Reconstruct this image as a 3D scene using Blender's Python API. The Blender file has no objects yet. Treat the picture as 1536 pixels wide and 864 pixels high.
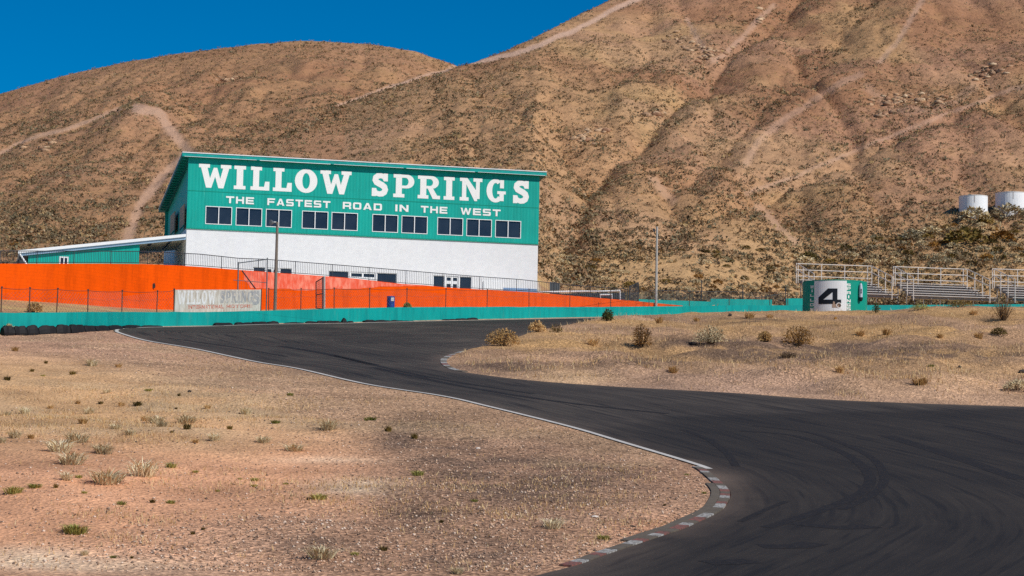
import bpy, bmesh, math, random
import numpy as np
from mathutils import Vector, Matrix, noise as mnoise
from mathutils.geometry import delaunay_2d_cdt, tessellate_polygon

random.seed(7); rng = np.random.default_rng(7)
sc = bpy.context.scene
COL = sc.collection
F = 3200.0; PITCH = math.atan(268/F); ROLL = 0.019
cp, sp = math.cos(PITCH), math.sin(PITCH); cr, sr = math.cos(ROLL), math.sin(ROLL)
FWD = np.array([0, cp, sp]); R0 = np.array([1., 0, 0]); U0 = np.array([0, -sp, cp])
RR = cr*R0 + sr*U0; UU = -sr*R0 + cr*U0

# ---------------------------------------------------------------- measuring helpers
def ray(px, py):
    return FWD + (px-768)/F*RR - (py-432)/F*UU
def at(px, py, Y):
    d = ray(px, py); return d*(Y/d[1])
def aE(px, py):
    d = ray(px, py); return d[0]/d[1], d[2]/d[1]
def proj(X, Y, Z):
    P = np.stack([X, Y, Z], -1); w = P@FWD
    return 768+F*(P@RR)/w, 432-F*(P@UU)/w
def V(p): return Vector((float(p[0]), float(p[1]), float(p[2])))
def sstep(a, b, x):
    t = np.clip((np.asarray(x, float)-a)/(b-a), 0, 1); return t*t*(3-2*t)
def fbm(X, Y, scale, seed=0, octv=4):
    """value noise on arrays"""
    out = np.zeros_like(X, dtype=float); amp = 1.; tot = 0.
    for o in range(octv):
        r = np.random.default_rng(seed*31+o); T = r.random((256, 256))
        x = X*scale*2**o + 17.3*o; y = Y*scale*2**o + 5.1*o
        xi = np.floor(x).astype(int); yi = np.floor(y).astype(int); fx = x-xi; fy = y-yi
        fx = fx*fx*(3-2*fx); fy = fy*fy*(3-2*fy)
        a = T[xi & 255, yi & 255]; b = T[(xi+1) & 255, yi & 255]; c = T[xi & 255, (yi+1) & 255]; d = T[(xi+1) & 255, (yi+1) & 255]
        out += amp*((a*(1-fx)+b*fx)*(1-fy)+(c*(1-fx)+d*fx)*fy); tot += amp; amp *= .5
    return out/tot
def dist_poly(X, Y, pts):
    """distance to a polyline and arc length there"""
    best = np.full(X.shape, 1e9); arc = np.zeros(X.shape); s0 = 0.
    for (x0, y0), (x1, y1) in zip(pts[:-1], pts[1:]):
        dx, dy = x1-x0, y1-y0; L2 = dx*dx+dy*dy+1e-12
        t = np.clip(((X-x0)*dx+(Y-y0)*dy)/L2, 0, 1)
        d = np.hypot(X-x0-t*dx, Y-y0-t*dy); L = math.sqrt(L2)
        m = d < best; best = np.where(m, d, best); arc = np.where(m, s0+t*L, arc); s0 += L
    return best, arc
def inside(X, Y, poly):
    r = np.zeros(X.shape, bool); n = len(poly)
    for i in range(n):
        x0, y0 = poly[i]; x1, y1 = poly[(i+1) % n]
        if y0 == y1: continue
        c = ((y0 > Y) != (y1 > Y)) & (X < (x1-x0)*(Y-y0)/(y1-y0)+x0); r ^= c
    return r
def smooth_line(pts, step, closed=False):
    P = [np.array(p, float) for p in pts]; out = []
    n = len(P)
    for i in range(n-1):
        p0 = P[max(i-1, 0)]; p1 = P[i]; p2 = P[i+1]; p3 = P[min(i+2, n-1)]
        k = max(1, int(np.linalg.norm(p2-p1)/step))
        for j in range(k):
            t = j/k
            out.append(.5*((2*p1)+(p2-p0)*t+(2*p0-5*p1+4*p2-p3)*t*t+(3*p1-p0-3*p2+p3)*t**3))
    out.append(P[-1]); return out

# ---------------------------------------------------------------- materials
def srgb(r, g, b):
    f = lambda c: c/12.92 if c <= .04045 else ((c+.055)/1.055)**2.4
    return (f(r/255), f(g/255), f(b/255), 1)
class NT:
    def __init__(s, name):
        s.m = bpy.data.materials.new(name); s.m.use_nodes = True; s.n = s.m.node_tree.nodes; s.l = s.m.node_tree.links
        s.b = s.n['Principled BSDF']; s.tc = None
    def node(s, t, **kw):
        n = s.n.new(t)
        for k, v in kw.items(): setattr(n, k, v)
        return n
    def co(s, kind='Object'):
        if not s.tc: s.tc = s.node('ShaderNodeTexCoord')
        return s.tc.outputs[kind]
    def put(s, sock, v):
        if hasattr(v, 'is_linked') or hasattr(v, 'links'): s.l.new(v, sock)
        else: sock.default_value = v
    def noise(s, scale, detail=5, rough=.55, vec=None, stretch=None):
        n = s.node('ShaderNodeTexNoise'); n.inputs['Scale'].default_value = scale; n.inputs['Detail'].default_value = detail; n.inputs['Roughness'].default_value = rough
        v = vec if vec is not None else s.co()
        if stretch:
            mp = s.node('ShaderNodeMapping'); mp.inputs['Scale'].default_value = stretch; s.l.new(v, mp.inputs['Vector']); v = mp.outputs[0]
        s.l.new(v, n.inputs['Vector']); return n.outputs['Fac']
    def ramp(s, fac, stops):
        r = s.node('ShaderNodeValToRGB'); e = r.color_ramp.elements
        while len(e) < len(stops): e.new(.5)
        for el, (p, c) in zip(e, stops):
            el.position = p; el.color = c if len(c) == 4 else (*c, 1)
        s.l.new(fac, r.inputs[0]); return r.outputs[0]
    def mix(s, fac, a, b, mode='MIX'):
        n = s.node('ShaderNodeMix', data_type='RGBA', blend_type=mode)
        s.put(n.inputs[0], fac); s.put(n.inputs[6], a); s.put(n.inputs[7], b); return n.outputs[2]
    def math(s, op, a, b=0., c=None):
        n = s.node('ShaderNodeMath', operation=op); s.put(n.inputs[0], a); s.put(n.inputs[1], b)
        if c is not None: s.put(n.inputs[2], c)
        return n.outputs[0]
    def attr(s, name, out='Fac'):
        n = s.node('ShaderNodeAttribute', attribute_name=name); return n.outputs[out]
    def bump(s, h, strength=.3, dist=.05):
        n = s.node('ShaderNodeBump'); n.inputs['Strength'].default_value = strength; n.inputs['Distance'].default_value = dist
        s.l.new(h, n.inputs['Height']); s.l.new(n.outputs[0], s.b.inputs['Normal'])
    def done(s, col, rough=.8, spec=.3, metal=0):
        s.put(s.b.inputs['Base Color'], col); s.put(s.b.inputs['Roughness'], rough); s.b.inputs['Specular IOR Level'].default_value = spec; s.b.inputs['Metallic'].default_value = metal
        return s.m
G1 = (0, 0, 0, 1); W1 = (1, 1, 1, 1)
def mul(c, k): return (min(c[0]*k, 1), min(c[1]*k, 1), min(c[2]*k, 1), 1)
def paint(name, c, var=.12, scale=1.2, rough=.6, streak=True, bump=.05, spec=.3, metal=0, dirt=None, dirt_amt=.35, lo=.56):
    t = NT(name)
    a = t.noise(scale, 6, .6); b = t.noise(scale*2.2, 5, .65, stretch=(3, 3, .35) if streak else None)
    f = t.math('ADD', t.math('MULTIPLY', a, .5), t.math('MULTIPLY', b, .5))
    col = t.ramp(f, [(.3, mul(c, 1-var)), (.5, c), (.7, mul(c, 1+var))])
    if dirt:
        d = t.ramp(t.noise(scale*3.1, 8, .7, stretch=(2, 2, .5)), [(lo, G1), (lo+.16, W1)])
        col = t.mix(t.math('MULTIPLY', d, dirt_amt), col, dirt)
    if bump: t.bump(t.noise(scale*8, 6, .6), bump, .02)
    return t.done(col, rough, spec, metal)

TEAL = srgb(0, 148, 128)
M = {}
M['teal_wall'] = paint('teal concrete paint', srgb(0, 156, 148), .14, .5, .6, dirt=srgb(90, 150, 135))
M['orange'] = paint('orange block wall paint', srgb(240, 86, 0), .10, .25, .75, bump=.03, spec=.08, dirt=srgb(226, 84, 24), dirt_amt=.3)
def joints(m, w, h, amt, bump, dk=.8):
    """courses of blocks on a wall: joints from the wall's own length and height"""
    nt = m.node_tree; N, L = nt.nodes, nt.links; b = N['Principled BSDF']; src = b.inputs['Base Color'].links[0].from_socket
    tc = N.new('ShaderNodeTexCoord'); se = N.new('ShaderNodeSeparateXYZ'); L.new(tc.outputs['Object'], se.inputs[0]); cb = N.new('ShaderNodeCombineXYZ')
    mx = N.new('ShaderNodeMath'); mx.operation = 'MULTIPLY'; mx.inputs[1].default_value = 1.25; L.new(se.outputs[0], mx.inputs[0]); L.new(mx.outputs[0], cb.inputs[0]); L.new(se.outputs[2], cb.inputs[1])
    br = N.new('ShaderNodeTexBrick'); br.inputs['Scale'].default_value = 1; br.inputs['Brick Width'].default_value = w; br.inputs['Row Height'].default_value = h; br.inputs['Mortar Size'].default_value = .012; br.inputs['Mortar Smooth'].default_value = .3
    br.inputs['Color1'].default_value = (1, 1, 1, 1); br.inputs['Color2'].default_value = (.94, .94, .94, 1); br.inputs['Mortar'].default_value = (1-amt, 1-amt, 1-amt, 1); L.new(cb.outputs[0], br.inputs['Vector'])
    no = N.new('ShaderNodeTexNoise'); no.inputs['Scale'].default_value = .9; no.inputs['Detail'].default_value = 7; no.inputs['Roughness'].default_value = .7; mp = N.new('ShaderNodeMapping'); mp.inputs['Scale'].default_value = (1.6, 1.6, .3); L.new(tc.outputs['Object'], mp.inputs[0]); L.new(mp.outputs[0], no.inputs[0])
    rp = N.new('ShaderNodeValToRGB'); rp.color_ramp.elements[0].position = .36; rp.color_ramp.elements[0].color = (dk, dk, dk+.02, 1); rp.color_ramp.elements[1].position = .52; rp.color_ramp.elements[1].color = (1, 1, 1, 1); L.new(no.outputs['Fac'], rp.inputs[0])
    for s_ in (br.outputs['Color'], rp.outputs[0]):
        mi = N.new('ShaderNodeMix'); mi.data_type = 'RGBA'; mi.blend_type = 'MULTIPLY'; mi.inputs[0].default_value = 1; L.new(src, mi.inputs[6]); L.new(s_, mi.inputs[7]); src = mi.outputs[2]
    L.new(src, b.inputs['Base Color'])
joints(M['orange'], .41, .2, .16, .2); joints(M['teal_wall'], 3.05, 3., .35, .2)
M['teal_bare'] = paint('teal trim paint', srgb(0, 140, 118), .12, 1.5, .5)
M['white_block'] = paint('white block paint', srgb(230, 229, 227), .025, .5, .7, dirt=srgb(206, 202, 196), dirt_amt=.2)
joints(M['white_block'], .41, .2, .04, .1, .965)
M['white_trim'] = paint('white trim paint', srgb(234, 234, 232), .04, 1.5, .5)
M['lettering'] = paint('sign white', srgb(238, 236, 230), .03, 1.5, .6)
M['pipe_white'] = paint('chalky white pipe paint', srgb(222, 210, 198), .10, 2., .6, dirt=srgb(150, 120, 100))
M['black_rubber'] = paint('weathered black rubber', srgb(26, 25, 26), .35, 3, .7, bump=.3)
M['dark_metal'] = paint('dark grey metal', srgb(58, 62, 68), .15, 2, .5)
M['grey_metal'] = paint('galvanised steel', srgb(120, 122, 122), .12, 2, .45, metal=.4)
M['rust_metal'] = paint('rusty post metal', srgb(92, 70, 58), .25, 3, .8)
M['wood_pole'] = paint('weathered timber pole', srgb(128, 116, 104), .2, 1.5, .9, bump=.3)
M['pole_light'] = paint('pale grey pole', srgb(178, 172, 164), .12, 1.5, .7)
M['glass'] = None
t = NT('dark window glass'); n = t.noise(.7, 3)
M['glass'] = t.done(t.ramp(n, [(.3, srgb(30, 36, 50)), (.7, srgb(46, 52, 64))]), .12, .5)
M['tan_board'] = paint('tan boarded panel', srgb(176, 148, 126), .12, 2, .8)
M['roof_sheet'] = paint('galvanised roof sheet', srgb(190, 194, 196), .08, 1, .4, metal=.3)
M['ceiling'] = paint('cream soffit boards', srgb(226, 214, 192), .06, 1.5, .8)
M['concrete'] = paint('pale concrete', srgb(205, 196, 186), .1, 2, .9, dirt=srgb(140, 126, 112))
M['blue_drum'] = paint('blue drum plastic', srgb(18, 66, 150), .12, 3, .45)
M['seat_plank'] = paint('weathered bleacher plank', srgb(218, 208, 200), .18, 1.4, .8, dirt=srgb(120, 112, 108), dirt_amt=.5)
M['riser'] = paint('grey bleacher riser', srgb(146, 140, 138), .25, 1.6, .85, dirt=srgb(70, 64, 62), dirt_amt=.6)
M['tank'] = paint('white tank paint', srgb(240, 240, 240), .03, .4, .5, dirt=srgb(180, 176, 172))
M['white_line'] = paint('worn white road paint', srgb(196, 190, 182), .16, 1.5, .8, streak=False, dirt=srgb(84, 80, 76), dirt_amt=.75)
M['kerb_white'] = paint('worn white kerb paint', srgb(176, 172, 166), .15, 2.2, .8, streak=False, dirt=srgb(84, 76, 66), dirt_amt=.95, lo=.44)
M['kerb_red'] = paint('worn red kerb paint', srgb(140, 88, 78), .18, 2.2, .8, streak=False, dirt=srgb(84, 74, 66), dirt_amt=.95, lo=.44)
M['kerb_bare'] = paint('bare kerb concrete', srgb(100, 90, 78), .25, 3, .9, streak=False, dirt=srgb(52, 50, 46), dirt_amt=.8)
M['black_paint'] = paint('black sign paint', srgb(22, 26, 34), .1, 2, .6)
M['silver'] = paint('silver sleeve', srgb(190, 196, 206), .2, 6, .4)
M['stone'] = paint('pale stone', srgb(205, 192, 180), .15, 6, .9, bump=.4)
M['dark_stone'] = paint('dark stone', srgb(64, 56, 52), .25, 6, .9, bump=.4)
M['brush_dark'] = paint('dark shade panel', srgb(70, 72, 72), .15, 2, .8)

# ribbed cladding of the big building
t = NT('teal ribbed cladding')
w = t.node('ShaderNodeTexWave', wave_type='BANDS', bands_direction='X', wave_profile='TRI'); w.inputs['Scale'].default_value = 1.25; w.inputs['Distortion'].default_value = 0
t.l.new(t.co(), w.inputs['Vector'])
c = srgb(0, 160, 144)
v = t.noise(1.6, 6, .6, stretch=(2.5, 2.5, .22)); v2 = t.noise(.25, 3)
col = t.ramp(t.math('ADD', t.math('MULTIPLY', v, .6), t.math('MULTIPLY', v2, .4)), [(.32, mul(c, .8)), (.5, c), (.68, mul(c, 1.16))])
pale = t.ramp(t.noise(.9, 8, .7, stretch=(5, 5, .5)), [(.62, G1), (.72, W1)])
col = t.mix(t.math('MULTIPLY', pale, .45), col, srgb(84, 178, 156))
t.bump(w.outputs['Fac'], .25, .03)
M['cladding'] = t.done(col, .5)

# salmon patch of faded paint
t = NT('faded salmon paint')
b1 = t.noise(1.1, 6, .65, stretch=(1.6, 1.6, .7)); b2 = t.noise(4.5, 4, .6, stretch=(1, 1, .45))
col = t.ramp(t.math('ADD', t.math('MULTIPLY', b1, .55), t.math('MULTIPLY', b2, .45)), [(.36, srgb(226, 78, 40)), (.48, srgb(232, 104, 78)), (.6, srgb(240, 142, 116))])
M['salmon'] = t.done(col, .75)

# faded board
t = NT('faded sign board')
b1 = t.noise(2.2, 8, .7, stretch=(2, 2, .5)); b2 = t.noise(7, 4, .6, stretch=(3, 3, .4))
col = t.ramp(t.math('ADD', t.math('MULTIPLY', b1, .6), t.math('MULTIPLY', b2, .4)), [(.34, srgb(148, 130, 112)), (.5, srgb(196, 186, 172)), (.64, srgb(216, 212, 204))])
M['board'] = t.done(col, .8)
def fademat(name, c, lo):
    t = NT(name); d = t.ramp(t.noise(3.2, 8, .7, stretch=(2, 2, .8)), [(lo, G1), (lo+.16, W1)])
    return t.done(t.mix(t.math('MULTIPLY', d, .8), c, srgb(205, 194, 180)), .8)
M['board_white'] = fademat('ghost white letters', srgb(220, 217, 214), .46)
M['board_grey'] = fademat('ghost grey letters', srgb(150, 149, 150), .45)
M['board_red'] = fademat('ghost red letters', srgb(190, 100, 80), .45)

def soil(name, gravel=True, hill=False):
    t = NT(name); base = t.attr('soil', 'Color')
    if hill:
        n1 = t.noise(.09, 6, .62); n2 = t.noise(.55, 6, .68); n3 = t.noise(2.6, 4, .7)
        f = t.math('ADD', t.math('ADD', t.math('MULTIPLY', n1, .3), t.math('MULTIPLY', n2, .4)), t.math('MULTIPLY', n3, .3))
        k = t.ramp(f, [(.36, (.5, .48, .47)), (.46, (.86, .85, .84)), (.54, (1.04, 1.03, 1.0)), (.66, (1.36, 1.36, 1.32))])
        col = t.mix(1., base, k, 'MULTIPLY')
        yl = t.ramp(t.noise(.22, 7, .7), [(.54, G1), (.68, W1)])
        col = t.mix(t.math('MULTIPLY', yl, .3), col, srgb(186, 148, 96))
        tr = t.attr('track'); n4 = t.noise(1.3, 5, .65)
        col = t.mix(t.math('MULTIPLY', tr, t.math('ADD', .4, t.math('MULTIPLY', n4, .9))), col, srgb(206, 170, 146))
        t.bump(t.math('ADD', n2, t.math('MULTIPLY', n3, .5)), .9, .5)
        return t.done(col, .95, .1)
    vo = t.node('ShaderNodeTexVoronoi'); vo.inputs['Scale'].default_value = 11; t.l.new(t.co(), vo.inputs['Vector'])
    vo2 = t.node('ShaderNodeTexVoronoi'); vo2.inputs['Scale'].default_value = 26; t.l.new(t.co(), vo2.inputs['Vector'])
    sep = t.node('ShaderNodeSeparateColor'); t.l.new(vo.outputs['Color'], sep.inputs[0])
    sep2 = t.node('ShaderNodeSeparateColor'); t.l.new(vo2.outputs['Color'], sep2.inputs[0])
    peb = t.ramp(sep.outputs[0], [(.0, (.4, .37, .36)), (.3, (.72, .68, .66)), (.62, (1.0, .97, .95)), (.9, (1.35, 1.3, 1.28)), (1., (1.75, 1.7, 1.65))])
    peb2 = t.ramp(sep2.outputs[0], [(.0, (.55, .53, .52)), (.5, (.95, .94, .93)), (1., (1.45, 1.43, 1.4))])
    g = t.attr('gravel')
    n1 = t.noise(.5, 7, .65); n2 = t.noise(4, 6, .7)
    k = t.ramp(t.math('ADD', t.math('MULTIPLY', n1, .5), t.math('MULTIPLY', n2, .5)), [(.33, (.72, .70, .68)), (.5, (1, 1, 1)), (.66, (1.2, 1.18, 1.14))])
    col = t.mix(1., base, k, 'MULTIPLY')
    col = t.mix(t.math('ADD', .22, t.math('MULTIPLY', g, .66)), col, t.mix(1., col, peb, 'MULTIPLY'))
    col = t.mix(t.math('ADD', .25, t.math('MULTIPLY', g, .5)), col, t.mix(1., col, peb2, 'MULTIPLY'))
    t.bump(t.math('ADD', vo.outputs['Distance'], n2), .7, .06)
    return t.done(col, .95, .12)
M['soil'] = soil('desert soil and gravel'); M['hill'] = soil('desert hillside', hill=True)

# asphalt: streaks follow the distance from the road's edge
t = NT('worn asphalt')
d = t.attr('edge_d'); a = t.attr('edge_a')
cb = t.node('ShaderNodeCombineXYZ'); t.l.new(t.math('MULTIPLY', d, 1.), cb.inputs[0]); t.l.new(t.math('MULTIPLY', a, .035), cb.inputs[1])
s1 = t.noise(1.5, 5, .6, cb.outputs[0]); s2 = t.noise(5., 3, .6, cb.outputs[0])
cb2 = t.node('ShaderNodeCombineXYZ'); t.l.new(t.math('MULTIPLY', d, 1.7), cb2.inputs[0]); t.l.new(t.math('MULTIPLY', a, .09), cb2.inputs[1])
s3 = t.ramp(t.noise(2.4, 2, .5, cb2.outputs[0]), [(.55, G1), (.64, W1)])
b1 = t.noise(.16, 5, .6); fine = t.noise(24, 4, .7)
f = t.math('ADD', t.math('ADD', t.math('MULTIPLY', s1, .3), t.math('MULTIPLY', s2, .3)), t.math('MULTIPLY', b1, .4))
col = t.ramp(f, [(.38, srgb(49, 42, 35)), (.5, srgb(65, 57, 49)), (.62, srgb(84, 74, 63))])
col = t.mix(t.math('MULTIPLY', t.attr('fresh'), .85), col, t.ramp(f, [(.38, srgb(30, 25, 20)), (.62, srgb(50, 43, 35))]))
col = t.mix(t.math('MULTIPLY', s3, .65), col, srgb(25, 21, 18))
col = t.mix(t.attr('dust'), col, srgb(128, 108, 92))
col = t.mix(1., col, t.ramp(fine, [(.3, (.7, .7, .7)), (.7, (1.3, 1.3, 1.3))]), 'MULTIPLY')
t.bump(fine, .35, .01)
M['asphalt'] = t.done(col, .78, .3)

def plantmat(name, stops, scale=2.5):
    t = NT(name); oi = t.node('ShaderNodeObjectInfo')
    n = t.noise(scale, 4, .7)
    f = t.math('ADD', t.math('MULTIPLY', n, .75), t.math('MULTIPLY', oi.outputs['Random'], .25))
    return t.done(t.ramp(f, stops), .9, .1)
M['sage'] = plantmat('grey sage leaves', [(.3, srgb(113, 103, 82)), (.48, srgb(177, 161, 128)), (.66, srgb(241, 217, 171))])
M['olive'] = plantmat('olive leaves', [(.3, srgb(62, 55, 31)), (.5, srgb(110, 93, 48)), (.68, srgb(158, 129, 69))])
M['rustbush'] = plantmat('rusty dry leaves', [(.3, srgb(95, 65, 31)), (.5, srgb(141, 100, 48)), (.68, srgb(183, 136, 70))])
M['straw'] = plantmat('dry straw', [(.3, srgb(157, 123, 75)), (.5, srgb(199, 159, 105)), (.68, srgb(224, 189, 134))])
M['palegrass'] = plantmat('pale silver grass', [(.3, srgb(179, 163, 129)), (.5, srgb(212, 194, 156)), (.68, srgb(239, 224, 188))])
M['greengrass'] = plantmat('green grass', [(.3, srgb(95, 104, 49)), (.5, srgb(150, 148, 79)), (.68, srgb(205, 189, 115))])
M['yucca'] = plantmat('dark green leaves', [(.3, srgb(34, 48, 26)), (.5, srgb(62, 72, 40)), (.68, srgb(98, 98, 58))])
M['twig'] = paint('dry twigs', srgb(96, 76, 56), .25, 4, .9)
t = NT('distant shrub colours'); t.done(t.mix(1., t.attr('bush', 'Color'), t.ramp(t.noise(2.2, 3, .7), [(.3, (.6, .6, .6)), (.7, (1.4, 1.4, 1.4))]), 'MULTIPLY'), .95, .08); M['bush_far'] = t.m
t = NT('pebble colours'); t.done(t.attr('bush', 'Color'), .95, .1); M['pebble'] = t.m

# ---------------------------------------------------------------- object helpers
class MB:
    def __init__(s): s.v = []; s.f = []; s.mi = []
    def add(s, vs, fs, mi=0):
        k = len(s.v); s.v += [tuple(map(float, p)) for p in vs]; s.f += [tuple(i+k for i in f) for f in fs]; s.mi += [mi]*len(fs)
    def box(s, o, ex, ey, ez, mi=0):
        o, ex, ey, ez = map(lambda q: np.array(q, float), (o, ex, ey, ez))
        vs = [o, o+ex, o+ex+ey, o+ey, o+ez, o+ex+ez, o+ex+ey+ez, o+ey+ez]
        s.add(vs, [(0, 3, 2, 1), (4, 5, 6, 7), (0, 1, 5, 4), (1, 2, 6, 5), (2, 3, 7, 6), (3, 0, 4, 7)], mi)
    def bar(s, p, q, r, n=6, r2=None, mi=0):
        p, q = np.array(p, float), np.array(q, float); d = q-p; L = np.linalg.norm(d); d = d/L
        h = np.array([0, 0, 1.]) if abs(d[2]) < .9 else np.array([1., 0, 0])
        a = np.cross(d, h); a /= np.linalg.norm(a); b = np.cross(d, a); r2 = r if r2 is None else r2
        vs = [p+r*(math.cos(2*math.pi*i/n)*a+math.sin(2*math.pi*i/n)*b) for i in range(n)]+[q+r2*(math.cos(2*math.pi*i/n)*a+math.sin(2*math.pi*i/n)*b) for i in range(n)]
        s.add(vs, [(i, (i+1) % n, n+(i+1) % n, n+i) for i in range(n)]+[tuple(range(n))[::-1], tuple(range(n, 2*n))], mi)
    def poly(s, outer, holes, fr, d0, d1, mi=0):
        """flat shape with holes in frame fr=(O,U,V,N), pushed out from d0 to d1 along N"""
        O, U, Vv, N = fr; loops = [outer]+list(holes)
        pts = [q for lp in loops for q in lp]
        tri = tessellate_polygon([[Vector((x, y, 0)) for x, y in lp] for lp in loops])
        top = [O+U*x+Vv*y+N*d1 for x, y in pts]; bot = [O+U*x+Vv*y+N*d0 for x, y in pts]; n = len(pts)
        fs = []
        for a, b, c in tri:
            ax, ay = pts[a]; bx, by = pts[b]; cx, cy = pts[c]
            if (bx-ax)*(cy-ay)-(by-ay)*(cx-ax) < 0: b, c = c, b
            fs.append((a, b, c))
        k = 0
        for lp in loops:
            m = len(lp)
            for i in range(m):
                i2 = (i+1) % m; fs.append((k+i, k+i2, n+k+i2, n+k+i))
            k += m
        s.add(top+bot, fs, mi)
    def build(s, name, mats, parent=None, loc=None, smooth=False, fixn=False):
        me = bpy.data.meshes.new(name)
        vs = s.v
        if loc is not None: vs = [(x-loc[0], y-loc[1], z-loc[2]) for x, y, z in vs]
        me.from_pydata(vs, [], s.f)
        for m in (mats if isinstance(mats, (list, tuple)) else [mats]): me.materials.append(m)
        if any(s.mi): me.polygons.foreach_set('material_index', s.mi)
        if fixn:
            bm = bmesh.new(); bm.from_mesh(me); bmesh.ops.recalc_face_normals(bm, faces=bm.faces); bm.to_mesh(me); bm.free()
        if smooth: me.polygons.foreach_set('use_smooth', [True]*len(me.polygons))
        o = bpy.data.objects.new(name, me); COL.objects.link(o)
        if parent: o.parent = parent
        if loc is not None and not parent: o.location = loc
        return o
def tag(o, label, cat, group=None):
    o['label'] = label; o['category'] = cat
    if group: o['group'] = group
    return o
def kind(o, k): o['kind'] = k; return o
def empty(name, loc, label, cat, group=None):
    e = bpy.data.objects.new(name, None); e.empty_display_size = .3; e.location = [float(q) for q in loc]; COL.objects.link(e); return tag(e, label, cat, group)
def part(mb, name, mats, root, **kw):
    """mesh given in world coordinates, parented to a thing that stands at root.location (no rotation)"""
    L = np.array(root.location)
    p = root.parent
    while p: L = L+np.array(p.location); p = p.parent
    mb.v = [(x-L[0], y-L[1], z-L[2]) for x, y, z in mb.v]
    return mb.build(name, mats, root, **kw)
def fast_mesh(name, verts, tris, mat, colors=None, attr='bush', k=3, smooth=False):
    me = bpy.data.meshes.new(name); nv, nf = len(verts), len(tris)
    me.vertices.add(nv); me.vertices.foreach_set('co', np.asarray(verts, np.float32).ravel())
    me.loops.add(nf*k); me.loops.foreach_set('vertex_index', np.asarray(tris, np.int32).ravel())
    me.polygons.add(nf); me.polygons.foreach_set('loop_start', np.arange(0, nf*k, k, dtype=np.int32))
    me.update(calc_edges=True); me.materials.append(mat)
    if colors is not None:
        at_ = me.attributes.new(attr, 'FLOAT_COLOR', 'POINT'); at_.data.foreach_set('color', np.asarray(colors, np.float32).ravel())
    if smooth: me.polygons.foreach_set('use_smooth', np.ones(nf, bool))
    o = bpy.data.objects.new(name, me); COL.objects.link(o); return o
def fattr(o, name, vals):
    a_ = o.data.attributes.new(name, 'FLOAT', 'POINT'); a_.data.foreach_set('value', np.asarray(vals, np.float32))

# ================================================================ TERRAIN
pts3 = [at(1096, 740, F/60), at(280, 489, F/25.9), at(1040, 473, F/18)]
PL = np.linalg.solve(np.array([[1, p[0], p[1]] for p in pts3]), np.array([p[2] for p in pts3]))
def plane_hit(px, py):
    a, E = aE(px, py); Y = PL[0]/(E-PL[1]*a-PL[2]); return np.array([a*Y, Y, E*Y])

# teal barrier along the road: (px, top y, bottom y, scale or None when it stands on the road's plane)
TW = [(-160, 471, 500, None), (0, 469, 500, None), (104, 468.5, 499.3, None), (150, 468.2, 496.2, None), (182, 468, 493, None), (215, 468, 490.4, None), (324, 468, 488.7, None), (400, 466, 485.6, None), (520, 462.6, 484, None), (614, 460.8, 481.6, None),
      (780, 460.2, 478.2, None), (900, 460.4, 475.8, None), (1040, 459, 473, None), (1100, 458, 471.6, 17.6), (1200, 458, 471.4, 17.1), (1340, 457.4, 470.5, 16.7), (1450, 456.8, 470, 16.4), (1620, 456, 469, 16.0)]
tw = []
for px, yt, yb, s in TW:
    b = plane_hit(px, yb) if s is None else at(px, yb, F/s)
    tw.append((b[0]/b[1], b[1], b[2], aE(px, yt)[1]*b[1]))
tw = np.array(tw)                                  # azimuth, Y, z bottom, z top
Yt = lambda a: np.interp(a, tw[:, 0], tw[:, 1]); Zt0 = lambda a: np.interp(a, tw[:, 0], tw[:, 2]); Zt1 = lambda a: np.interp(a, tw[:, 0], tw[:, 3])
# orange retaining wall: (px, top y, bottom y, gap behind the teal barrier)
OW = [(-160, 395, 440, 12.5), (0, 395.5, 449, 12), (80, 395.5, 454.5, 11.6), (150, 395.4, 460, 11.3), (209, 396, 464, 11), (260, 397.8, 466, 11), (300, 400.2, 467, 10.9), (377, 406.2, 466, 10.4), (520, 416.6, 462, 9),
      (605, 426.0, 461, 7.6), (640, 428, 461, 7.1), (667, 431, 461, 6.7), (780, 437.4, 461, 5), (806, 438.9, 461, 4.6), (943, 450.6, 461, 2.8), (1024, 458.4, 460.5, 1.4)]
ow = []
for px, yt, yb, g in OW:
    a, E = aE(px, yt); Y = float(Yt(a))+g; ow.append((a, Y, E*Y, aE(px, yb)[1]*Y))
ow = np.array(ow)
Yo = lambda a: np.where(a < ow[-1, 0], np.interp(a, ow[:, 0], ow[:, 1]), Yt(a)+1.6)
Zo1 = lambda a: np.interp(a, ow[:, 0], ow[:, 2]); Zo0 = lambda a: np.interp(a, ow[:, 0], ow[:, 3])
# foot of the hills
hb = []
for px, y, Y in [(-900, 400, 190), (0, 404, 195), (800, 412, 196), (840, 441, 200), (1030, 444, 203), (1200, 449, 216), (1536, 452, 218), (2300, 455, 222)]:
    a, E = aE(px, y); hb.append((a, Y, E*Y))
hb = np.array(hb)
Yh = lambda a: np.interp(a, hb[:, 0], hb[:, 1]); Zh = lambda a: np.interp(a, hb[:, 0], hb[:, 2])

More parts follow.
